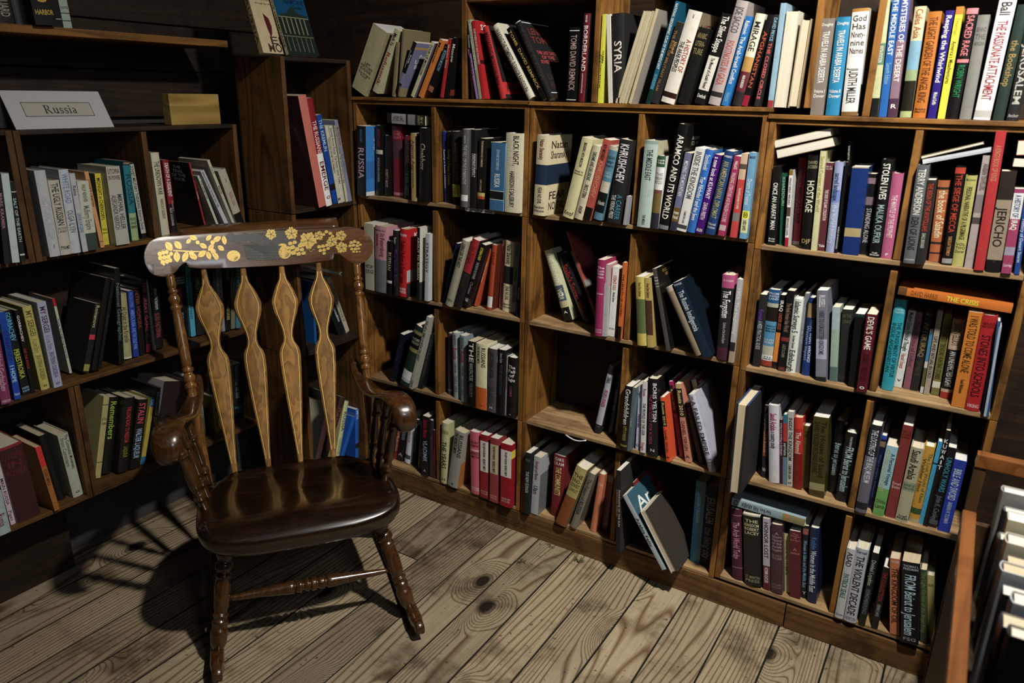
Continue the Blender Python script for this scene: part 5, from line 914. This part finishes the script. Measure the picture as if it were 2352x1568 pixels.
# seat
def seat():
    bm = bmesh.new(); NA, NR = 72, 14; rings = []; cx, hx, cy, hy = 0.0, .262, .052, .205
    def outline(th):
        c, s = math.cos(th), math.sin(th); e = 2 / (6.5 if s > 0 else 4.0); x = hx * abs(c) ** e * (1 if c > 0 else -1); y = hy * abs(s) ** e * (1 if s > 0 else -1)
        if y < 0: x *= 1 - .12 * (-y / hy)
        else: y += .014 * math.cos(x / hx * PI * .5)
        return x, y
    def topz(x, y):
        a = y; z = .345 + (a + .15) * .135
        z -= .014 * math.exp(-(((abs(x) - .10) / .09) ** 2 + ((a - .03) / .11) ** 2)); z += .007 * math.exp(-((x / .05) ** 2 + ((a - .19) / .09) ** 2))
        if a > .17: z -= .5 * (a - .17) ** 2 * 8
        if a < -.11: z += .012 * min((-.11 - a) / .03, 1)
        return z
    for j in range(NR + 1):
        f = j / NR; rings.append([])
        for i in range(NA):
            x, y = outline(2 * PI * i / NA); x *= f; y = y * f; a = cy + y; rings[-1].append(bm.verts.new(cp(cx + x, a, topz(x, a))))
    def skirt(k, dz):
        rings.append([])
        for i in range(NA):
            x, y = outline(2 * PI * i / NA); a0 = cy + y; rings[-1].append(bm.verts.new(cp(x * k, cy + y * k, topz(x, a0) - dz)))
    skirt(1.012, .004); skirt(1.02, .014); skirt(1.018, .034); skirt(.995, .046); skirt(.90, .050)
    for A, B in zip(rings, rings[1:]):
        for i in range(NA): bm.faces.new((A[i], A[(i + 1) % NA], B[(i + 1) % NA], B[i]))
    bm.faces.new(rings[-1]); bmesh.ops.remove_doubles(bm, verts=rings[0], dist=.0005)
    link('seat', bm2me(bm, 'seat'), CHX, chair, smooth=True)
seat()
# crest rail
def crest_a(w): return -.392 + .42 * (w + .0) ** 2
def cr(w, h, off=0.0):                                               # front surface of the crest, off = distance in front of it
    a = crest_a(w) - (h - .95) * .36 + off; return (w, -a, h)
OUT = [(-0.2819, 1.0308), (-0.3085, 1.0321), (-0.3234, 1.0304), (-0.3354, 1.0263), (-0.3462, 1.0196), (-0.3543, 1.0098), (-0.3599, 0.9966), (-0.3631, 0.9786), (-0.3617, 0.9632), (-0.3572, 0.9504), (-0.352, 0.9391), (-0.3433, 0.9304), (-0.3308, 0.9243), (-0.3165, 0.921), (-0.3046, 0.9211), (-0.2939, 0.9245), (-0.2826, 0.9326), (-0.2725, 0.944), (-0.2643, 0.9501), (-0.2533, 0.9546), (-0.2504, 0.9465), (-0.2456, 0.9397), (-0.2124, 0.9333), (-0.1562, 0.9298), (-0.0986, 0.9267), (-0.0332, 0.9254), (0.0335, 0.9248), (0.1015, 0.9283), (0.1774, 0.9358), (0.1812, 0.9458), (0.1845, 0.9542), (0.1997, 0.9521), (0.214, 0.9417), (0.2249, 0.9314), (0.2379, 0.9244), (0.2513, 0.9208), (0.2669, 0.9229), (0.2796, 0.9289), (0.2928, 0.9406), (0.3028, 0.9541), (0.3082, 0.9727), (0.3082, 0.9897), (0.3028, 1.0033), (0.2937, 1.0142), (0.2825, 1.0221), (0.2661, 1.0289), (0.2493, 1.0324), (0.2253, 1.0327), (0.1977, 1.0307), (0.1463, 1.0297), (0.0444, 1.0287), (-0.0553, 1.0298), (-0.1522, 1.0305), (-0.2149, 1.0308)]
def crest():
    bm = bmesh.new(); f = bm.faces.new([bm.verts.new((p[0], 0, p[1])) for p in OUT])
    x = -.38
    while x < .36:
        g = bm.verts[:] + bm.edges[:] + bm.faces[:]; bmesh.ops.bisect_plane(bm, geom=g, plane_co=(x, 0, 0), plane_no=(1, 0, 0)); x += .02
    for z in (.93, .96, .99, 1.02):
        g = bm.verts[:] + bm.edges[:] + bm.faces[:]; bmesh.ops.bisect_plane(bm, geom=g, plane_co=(0, 0, z), plane_no=(0, 0, 1))
    ex = bmesh.ops.extrude_face_region(bm, geom=bm.faces[:]); back = [v for v in ex['geom'] if isinstance(v, bmesh.types.BMVert)]; bs = set(back)
    for v in bm.verts:
        w, h = v.co.x, v.co.z; v.co = Vector(cr(w, h)) if v not in bs else Vector(cr(w, h, -.021))
    o = link('crest_rail', bm2me(bm, 'crest_rail'), CRM, chair)
    bv = o.modifiers.new('b', 'BEVEL'); bv.width = .004; bv.segments = 3; bv.limit_method = 'ANGLE'; bv.angle_limit = math.radians(50)
    for p in o.data.polygons: p.use_smooth = True
    # rolled top, a separate strip that sweeps backwards
    bm = bmesh.new(); prof = [(0, 0), (-.006, .012), (-.018, .021), (-.034, .027), (-.050, .030), (-.054, .024), (-.045, .014), (-.03, .006), (-.022, -.004)]; rings = []
    for i in range(25):
        w = -.262 + .468 * i / 24; h0 = 1.022 + .010 * (i / 24) - .004; rings.append([bm.verts.new((w, -(crest_a(w) - (h0 - .95) * .36 + da), h0 + dh)) for da, dh in prof])
    for A, B in zip(rings, rings[1:]):
        for k in range(len(prof)): bm.faces.new((A[k], A[(k + 1) % len(prof)], B[(k + 1) % len(prof)], B[k]))
    bm.faces.new(rings[0][::-1]); bm.faces.new(rings[-1]); link('crest_roll', bm2me(bm, 'crest_roll'), CRM, chair, smooth=True)
    return o
crest_o = crest()
# gold stencil on the crest: leaves, grapes, fruit, basket
def px(x, y):                                                        # photo detail position on the crest -> (w, h)
    return CX[0] + CX[1] * x + CX[2] * y + CX[6] * x * x, CX[3] + CX[4] * x + CX[5] * y + CX[7] * x * x
CX = (-0.385283, 0.000289032, -3.32337e-05, 1.1234, -3.41504e-05, -0.000323339, 1.55075e-08, 6.97839e-09)
gold, ink, fade = bmesh.new(), bmesh.new(), bmesh.new()
def shape(bm, pts, off):
    vs = [bm.verts.new(cr(*px(*p), off)) for p in pts]; c = bm.verts.new(cr(*px(sum(p[0] for p in pts) / len(pts), sum(p[1] for p in pts) / len(pts)), off))
    for i in range(len(vs)): bm.faces.new((c, vs[i], vs[(i + 1) % len(vs)]))
def disc(bm, x, y, r, off, n=14, ry=None): shape(bm, [(x + r * math.cos(2 * PI * k / n), y + (ry or r) * math.sin(2 * PI * k / n)) for k in range(n)], off)
def grape(x, y, r, shade=True):
    disc(gold, x, y, r, .0014)
    if shade:
        shape(ink, [(x + r * 1.08 * math.cos(t), y + r * 1.08 * math.sin(t)) for t in [.2 + .25 * k for k in range(9)]] + [(x + .3 * r + r * .6 * math.cos(t), y + r * .15 + r * .62 * math.sin(t)) for t in [2.2 - .25 * k for k in range(9)]], .0018)
def vine(x, y, R, rot=0.0, veins=True):
    pts = []
    for k in range(40):
        t = 2 * PI * k / 40; r = R * (.72 + .22 * abs(math.cos(2.5 * t + .4)) + .09 * math.cos(13 * t)); pts.append((x + r * math.cos(t + rot), y + r * math.sin(t + rot)))
    shape(gold, pts, .0014)
    if veins:
        for k in range(5):
            t = rot + 2 * PI * k / 5; e = (x + R * .82 * math.cos(t), y + R * .82 * math.sin(t)); n = (-math.sin(t) * 2.6, math.cos(t) * 2.6)
            shape(ink, [(x + n[0], y + n[1]), e, (x - n[0], y - n[1])], .0018)
            for m in (.35, .58):
                for sg in (.7, -.7):
                    q = (x + R * m * math.cos(t), y + R * m * math.sin(t)); q2 = (q[0] + R * .3 * math.cos(t + sg), q[1] + R * .3 * math.sin(t + sg)); shape(ink, [(q[0] + n[0] * .5, q[1] + n[1] * .5), q2, (q[0] - n[0] * .5, q[1] - n[1] * .5)], .0018)
def leafp(x, y, L, wd, rot):
    c, s = math.cos(rot), math.sin(rot); pts = [(L * (k / 10 - .5), wd * math.sin(PI * k / 10) ** .8) for k in range(11)] + [(L * (.5 - k / 10), -wd * math.sin(PI * k / 10) ** .8) for k in range(1, 10)]
    shape(gold, [(x + p * c - q * s, y + p * s + q * c) for p, q in pts], .0014)
    shape(ink, [(x - L * .45 * c + 1.3 * s, y - L * .45 * s - 1.3 * c), (x + L * .42 * c, y + L * .42 * s), (x - L * .45 * c - 1.3 * s, y - L * .45 * s + 1.3 * c)], .0018)
# basket and haze of worn fruit in the middle
shape(fade, [(1010, 320), (1380, 330), (1340, 450), (1200, 462), (1050, 450)], .0010)
for (x, y, r) in ((1265, 245, 78), (1120, 260, 60), (1030, 250, 50), (1370, 240, 60), (1340, 300, 60), (1200, 300, 60), (960, 270, 46), (900, 250, 44), (1430, 300, 70), (1470, 330, 70), (1400, 350, 60), (1500, 370, 60)): disc(fade, x, y, r, .0008 + r * 1e-6, ry=r * .8)
for j in range(5):
    for i in range(9):
        x = 1040 + i * 34 + (j % 2) * 17; y = 345 + j * 24
        if x < 1330: shape(ink, [(x, y), (x + 30, y), (x + 30, y + 2.5), (x, y + 2.5)], .0016); shape(ink, [(x + 30, y), (x + 32.5, y), (x + 32.5, y + 24), (x + 30, y + 24)], .0016)
disc(gold, 925, 420, 62, .0014, ry=50); disc(gold, 1390, 390, 58, .0014, ry=60); disc(gold, 1370, 328, 38, .0012, ry=20)
for fx, fy, fr in ((925, 420, 50), (1390, 390, 55)):
    for q in (.55, .78): shape(ink, [(fx + fr * q * math.cos(t), fy + fr * q * math.sin(t)) for t in [.1 + .2 * k for k in range(8)]] + [(fx + (fr * q - 2.5) * math.cos(t), fy + (fr * q - 2.5) * math.sin(t)) for t in [1.5 - .2 * k for k in range(8)]], .0018)
for x, y, r, ro in ((1600, 280, 84, .3), (1450, 215, 62, 1.0), (1700, 235, 46, 0), (1815, 290, 52, .7), (1893, 235, 52, 1.4), (1900, 345, 56, 2.2), (1265, 225, 52, .5)): vine(x, y, r, ro)
for x, y, r in ((1460, 345, 24), (1500, 365, 24), (1470, 395, 24), (1515, 405, 22), (1560, 398, 20), (1530, 330, 22), (1440, 310, 20), (1480, 300, 20), (1545, 365, 20), (1420, 350, 18), (1495, 430, 0.1)): grape(x, y, r)
for x, y, r in ((1765, 200, 17), (1800, 215, 17), (1740, 225, 15), (1820, 240, 15), (1700, 340, 18), (1735, 335, 18), (1770, 325, 17), (1710, 375, 17), (1745, 370, 17), (1780, 355, 16), (1745, 400, 16), (1800, 330, 14)): grape(x, y, r)
for x, y, r in ((1985, 300, 16), (2015, 290, 16), (2045, 300, 15), (1975, 330, 16), (2005, 325, 16), (2038, 330, 16), (2065, 320, 13), (1990, 360, 15), (2022, 360, 15), (2050, 355, 14), (2005, 385, 13), (2035, 385, 11), (2060, 385, 8)): grape(x, y, r)
for x, y, r in ((265, 400, 20), (295, 390, 18), (325, 385, 18), (270, 435, 20), (305, 430, 20), (340, 425, 20), (365, 400, 17), (290, 470, 20), (328, 465, 20), (358, 455, 18), (300, 488, 12)): grape(x, y, r, False)
for k in range(11):
    t = PI + .28 * k; disc(gold, 315 + 60 * math.cos(t), 395 + 42 * math.sin(t) + 10, 4, .0014, n=6)
for a in ((345, 335, 95, 30, .9), (425, 325, 90, 28, .8), (415, 425, 95, 30, 1.5), (490, 425, 100, 27, 2.0), (640, 400, 90, 26, -.6), (700, 415, 80, 22, 1.2), (760, 415, 80, 22, .7), (560, 420, 70, 26, .2), (650, 330, 80, 22, .5), (720, 345, 80, 22, 2.2), (775, 270, 85, 24, -.5), (840, 280, 85, 22, 1.4), (810, 350, 70, 22, .6), (560, 260, 80, 22, .3), (700, 260, 70, 20, -.8), (520, 290, 60, 18, 2.4)): leafp(*a)
shape(gold, [(380, 366), (500, 372), (640, 378), (640, 386), (500, 384), (380, 376)], .0012)
for x, y, r in ((545, 395, 24), (575, 430, 22), (600, 300, 18), (740, 380, 24), (770, 435, 20), (735, 300, 20)): grape(x, y, r, False)
for k in range(14): disc(gold, 1560 + k * 7.5, 372 + 22 * math.sin(k * .9) * (1 - k / 20), 3.5, .0014, n=6)
for b_, nm, mt in ((gold, 'gold_stencil', GOLD), (ink, 'stencil_lines', INK), (fade, 'worn_stencil', FADE)):
    me = bpy.data.meshes.new(nm); bmesh.ops.recalc_face_normals(b_, faces=b_.faces); b_.to_mesh(me); b_.free(); link(nm, me, mt, crest_o)
# splats
SPP = [(0, .0075), (.06, .0085), (.10, .012), (.15, .029), (.205, .0425), (.25, .038), (.30, .0255), (.345, .0165), (.375, .0145), (.40, .0175), (.435, .031), (.46, .033), (.52, .032), (.60, .028), (.70, .022), (.80, .0155), (.90, .010), (1, .0055)]
def half(t):
    for (a, r), (b, q) in zip(SPP, SPP[1:]):
        if t <= b: f = (t - a) / (b - a); f = f * f * (3 - 2 * f); return r + (q - r) * (t - a) / (b - a)
    return SPP[-1][1]
def splat(wt, wb):
    top = Vector((wt, .392, .945)); top.y = -(crest_a(wt) + .002) + .012; bot = Vector((wb - .036 * .32, .135, .325)); N = 70; rows = []
    bm = bmesh.new()
    def pt(t, x, off): c = top.lerp(bot, t); bow = .012 * math.sin(PI * t); return (c.x + x, c.y + bow - off - .010 * (1 - (x / .04) ** 2) * 0, c.z)
    for i in range(N + 1):
        t = i / N; hw = half(t); rows.append([bm.verts.new(pt(t, hw * k, .005 * (1 - k * k * .35) * s_)) for k, s_ in ((-1, .2), (-.86, .98), (0, 1.0), (.86, .98), (1, .2), (.9, -1), (0, -1), (-.9, -1))])
    for A, B in zip(rows, rows[1:]):
        for k in range(8): bm.faces.new((A[k], A[(k + 1) % 8], B[(k + 1) % 8], B[k]))
    bm.faces.new(rows[0][::-1]); bm.faces.new(rows[-1]); o = link('splat', bm2me(bm, 'splat'), SPM, chair, smooth=True)
    bm = bmesh.new()
    for sg in (-1, 1):
        P = []
        for i in range(5, N - 5):
            t = i / N; x = sg * max((half(t - .012) + half(t) + half(t + .012)) / 3 * .82 - .0028, .0008); P.append((pt(t, x - .0009, .0066), pt(t, x + .0009, .0066)))
        for A, B in zip(P, P[1:]): polyface(bm, [A[0], A[1], B[1], B[0]])
    me = bpy.data.meshes.new('gold_pinstripe'); bmesh.ops.recalc_face_normals(bm, faces=bm.faces); bm.to_mesh(me); bm.free(); link('gold_pinstripe', me, GOLDL, o)
for wt, wb in ((-.209, -.165), (-.096, -.068), (.020, .026), (.134, .126)): splat(wt, wb)
# back posts
POST = [(0, .0125), (.05, .0128), (.065, .0095), (.072, .0148), (.080, .0148), (.088, .0102), (.10, .0155), (.115, .0168), (.13, .013), (.138, .0105), (.145, .0158), (.155, .0158), (.165, .0125), (.3, .0152), (.42, .0145), (.43, .0115), (.437, .0168), (.45, .0168), (.458, .012), (.475, .0168), (.49, .0168), (.505, .012), (.512, .0168), (.525, .0168), (.535, .0125), (.62, .0142), (.80, .0125), (1, .0105)]
for wt, wb in ((-.300, -.238), (.246, .248)): lathe('back_post', (wt, .325 + (.01 if wt < 0 else .012), .925), cp(wb, -.115, .33), POST, PST)
# arms
def arm(sg):
    K = [(-.285, .232, .628, .012, .012), (-.262, .236, .606, .018, .012), (-.235, .242, .588, .023, .011), (-.19, .248, .577, .026, .010), (-.13, .256, .574, .029, .010), (-.06, .266, .585, .031, .010), (.0, .276, .606, .033, .011), (.05, .284, .626, .035, .012), (.095, .291, .636, .036, .014), (.135, .297, .634, .036, .015), (.160, .300, .618, .034, .015), (.170, .301, .595, .032, .015), (.166, .301, .572, .029, .014), (.150, .300, .556, .022, .011)]
    bm = bmesh.new(); rows = []; n = 18
    for i, (a, w, h, hw, ht) in enumerate(K):
        p = Vector(cp(sg * w, a, h)); q0 = K[max(i - 1, 0)]; q1 = K[min(i + 1, len(K) - 1)]; d = Vector(cp(sg * q1[1], q1[0], q1[2])) - Vector(cp(sg * q0[1], q0[0], q0[2])); d.normalize(); s_ = Vector((1, 0, 0)); s_ = (s_ - d * s_.dot(d)).normalized(); u = d.cross(s_)
        rows.append([bm.verts.new(p + s_ * hw * math.copysign(abs(math.cos(2 * PI * k / n)) ** .8, math.cos(2 * PI * k / n)) + u * ht * math.sin(2 * PI * k / n)) for k in range(n)])
    for A, B in zip(rows, rows[1:]):
        for k in range(n): bm.faces.new((A[k], A[(k + 1) % n], B[(k + 1) % n], B[k]))
    bm.faces.new(rows[0][::-1]); bm.faces.new(rows[-1]); o = link('armrest', bm2me(bm, 'armrest'), CH, chair, smooth=True); sb = o.modifiers.new('s', 'SUBSURF'); sb.levels = 1; sb.render_levels = 2
ARMSP = [(0, .008), (.12, .0115), (.2, .010), (.24, .0135), (.27, .0135), (.30, .009), (.5, .0125), (.62, .0125), (.7, .009), (.74, .013), (.78, .013), (.82, .009), (1, .008)]
for sg in (-1, 1):
    arm(sg)
    for a, wt, wb, q in ((.115, .289, .240, 1.25), (.03, .277, .238, 1.0), (-.055, .264, .236, 1.0)):
        ht = .62 if a > .1 else .604 if a > 0 else .578
        lathe('arm_spindle', cp(sg * wt, a, ht), cp(sg * wb, a - .03, .355), ARMSP, CH, r=q)
# legs, stretchers, rockers
LEG = [(0, .017), (.05, .023), (.18, .0245), (.25, .018), (.28, .0225), (.31, .0235), (.34, .018), (.37, .022), (.40, .0195), (.5, .0215), (.62, .020), (.68, .0165), (.70, .021), (.73, .0165), (.76, .021), (.80, .0185), (.84, .0225), (.93, .021), (1, .014)]
for sg in (-1, 1):
    lathe('leg', cp(sg * .195, .15, .335), cp(sg * .258, .245, .040), LEG, CH); lathe('leg', cp(sg * .178, -.085, .305), cp(sg * .258, -.20, .036), LEG, CH, r=.92)
    bm = bmesh.new(); rows = []; N = 36
    for i in range(N + 1):
        a = .352 - .80 * i / N; z = (a - .06) ** 2 / 3.0; ht = .034 * (1 if 0 < i < N else .72) ; hw = .0165 * (1 if 1 < i < N - 1 else .75)
        rows.append([bm.verts.new((sg * .262 - .0, -a, z + q)) for q in (0,)] and [bm.verts.new((sg * .262 + x * hw, -a, z + .0005 + ht * y)) for x, y in ((-.7, 0), (.7, 0), (1, .15), (1, .85), (.7, 1), (-.7, 1), (-1, .85), (-1, .15))])
    for v in [v for v in bm.verts if not v.link_faces and not v.link_edges and False]: bm.verts.remove(v)
    for A, B in zip(rows, rows[1:]):
        for k in range(8): bm.faces.new((A[k], A[(k + 1) % 8], B[(k + 1) % 8], B[k]))
    bm.faces.new(rows[0][::-1]); bm.faces.new(rows[-1])
    loose = [v for v in bm.verts if not v.link_faces]; bmesh.ops.delete(bm, geom=loose, context='VERTS')
    link('rocker', bm2me(bm, 'rocker'), CH, chair, smooth=True)
    lathe('side_stretcher', cp(sg * .222, .205, .185), cp(sg * .215, -.14, .175), [(0, .006), (.4, .0115), (.5, .013), (.6, .0115), (1, .006)], CH)
STR = [(0, .0075), (.15, .0105), (.30, .0155), (.385, .0185), (.395, .012), (.405, .0165), (.43, .0185), (.445, .012), (.46, .0165), (.475, .0185), (.485, .013), (.5, .019), (.52, .019), (.53, .013), (.55, .0175), (.57, .0175), (.585, .012), (.6, .018), (.70, .0145), (.85, .010), (1, .0065)]
lathe('front_stretcher', (-.222, -.205, .164), (.213, -.205, .150), STR, CH); lathe('rear_stretcher', cp(-.215, -.14, .17), cp(.215, -.14, .17), [(0, .006), (.4, .0115), (.5, .013), (.6, .0115), (1, .006)], CH)

# ------------------------------------------------------------------ low case on the right, close to the camera
lc = empty('low_bookcase', (.084, .45, 0)); tag(lc, 'low wooden case with orange-brown front rail close on the right edge', 'bookcase')
board('front_rail', (.080, .104, .45, 1.548, .676, .704), ORG, lc, bev=.004); board('front_panel', (.088, .106, .45, 1.60, .0, .675), K_Z, lc); board('end_panel', (.107, .50, 1.585, 1.60, .0, .66), K_Z, lc)
board('rear_rail', (.098, .50, 1.835, 1.862, .672, .705), ORG, lc, bev=.003); board('bottom_board', (.107, .50, .45, 1.584, .50, .515), K_Y, lc); board('side_post', (.098, .122, 1.838, 1.860, .0, .671), K_Z, lc); board('shelf_link', (.106, .124, 1.601, 1.837, .50, .52), K_Y, lc)
yy = 1.575
LOW = [(.030, .245, '8c8c88', 'grey spined book at the far end of the low case on the right'), (.026, .225, '20242c', 'dark book behind the cream one in the low case'), (.036, .235, 'c4bc98', 'cream book in the low case on the right, widest of its row'), (.030, .215, '3c3c3c', 'charcoal book in the low case'), (.040, .240, 'b8b098', 'thick buff book in the low case'),
       (.028, .226, '5c4038', 'brown book in the low case'), (.034, .236, '9ca4a8', 'pale grey blue book in the low case'), (.030, .222, '282c30', 'slate black book in the low case'), (.036, .242, 'a8b0b4', 'white grey book before the navy one in the low case'), (.042, .232, '0c1430', 'navy blue book in the low case nearest the camera'), (.03, .25, '101014', 'black book at the near end of the low case')]
for i, (w, h, c, lab) in enumerate(LOW):
    # spines face the room (towards -x)
    o = book('F', 0, 0, 0, 0, w, h, c, '', lab, 'box', dep=.165)
    m = Matrix.Translation((.132 + .006 * (i % 3), yy, .5155)) @ Matrix.Rotation(-PI / 2, 4, 'Z'); yy -= w + .014
    o.location, o.rotation_euler = m.to_translation(), m.to_euler()
bpy.data.objects.remove(_go)

# ------------------------------------------------------------------ light
def area(name, loc, target, size, power, color, shape='DISK'):
    L = bpy.data.lights.new(name, 'AREA'); L.shape = shape; L.size = size; L.energy = power; L.color = color
    o = bpy.data.objects.new(name, L); C.objects.link(o); o.location = loc; o.rotation_euler = (Vector(target) - Vector(loc)).to_track_quat('-Z', 'Y').to_euler(); return o
area('ceiling_lamp', (.20, 1.12, 2.62), (-.45, 1.78, .65), .12, 43, (1.0, .94, .85)).data.spread = 2.2
area('window_daylight', (1.3, .1, 2.3), (-1.6, 1.5, .8), .5, 7.5, (.78, .89, 1.0))
wd = bpy.data.worlds.new('room_ambience'); bpy.context.scene.world = wd; wd.use_nodes = True
wd.node_tree.nodes['Background'].inputs[0].default_value = (.62, .72, .70, 1); wd.node_tree.nodes['Background'].inputs[1].default_value = .012

# ------------------------------------------------------------------ camera
th, ro, ya = 0.32101009, 0.01894744, 2.122473
fwd = Vector((math.cos(ya) * math.cos(th), math.sin(ya) * math.cos(th), -math.sin(th))); right = Vector((math.sin(ya), -math.cos(ya), 0)); up = right.cross(fwd)
a = right * math.cos(ro) + up * math.sin(ro); b = -right * math.sin(ro) + up * math.cos(ro)
cam = bpy.data.cameras.new('camera'); co = bpy.data.objects.new('camera', cam); C.objects.link(co)
co.matrix_world = Matrix(((a.x, b.x, -fwd.x, 0), (a.y, b.y, -fwd.y, 0), (a.z, b.z, -fwd.z, 1.452), (0, 0, 0, 1)))
cam.sensor_width = 36; cam.lens = 36 * 1715.37 / 2352; cam.clip_start = .05
cam.dof.use_dof = True; cam.dof.focus_distance = 2.3; cam.dof.aperture_fstop = 3.5
sc = bpy.context.scene; sc.camera = co
sc.view_settings.view_transform = 'Standard'; sc.view_settings.look = 'None'; sc.view_settings.gamma = 1; sc.view_settings.exposure = 0.0; sc.view_settings.use_curve_mapping = False
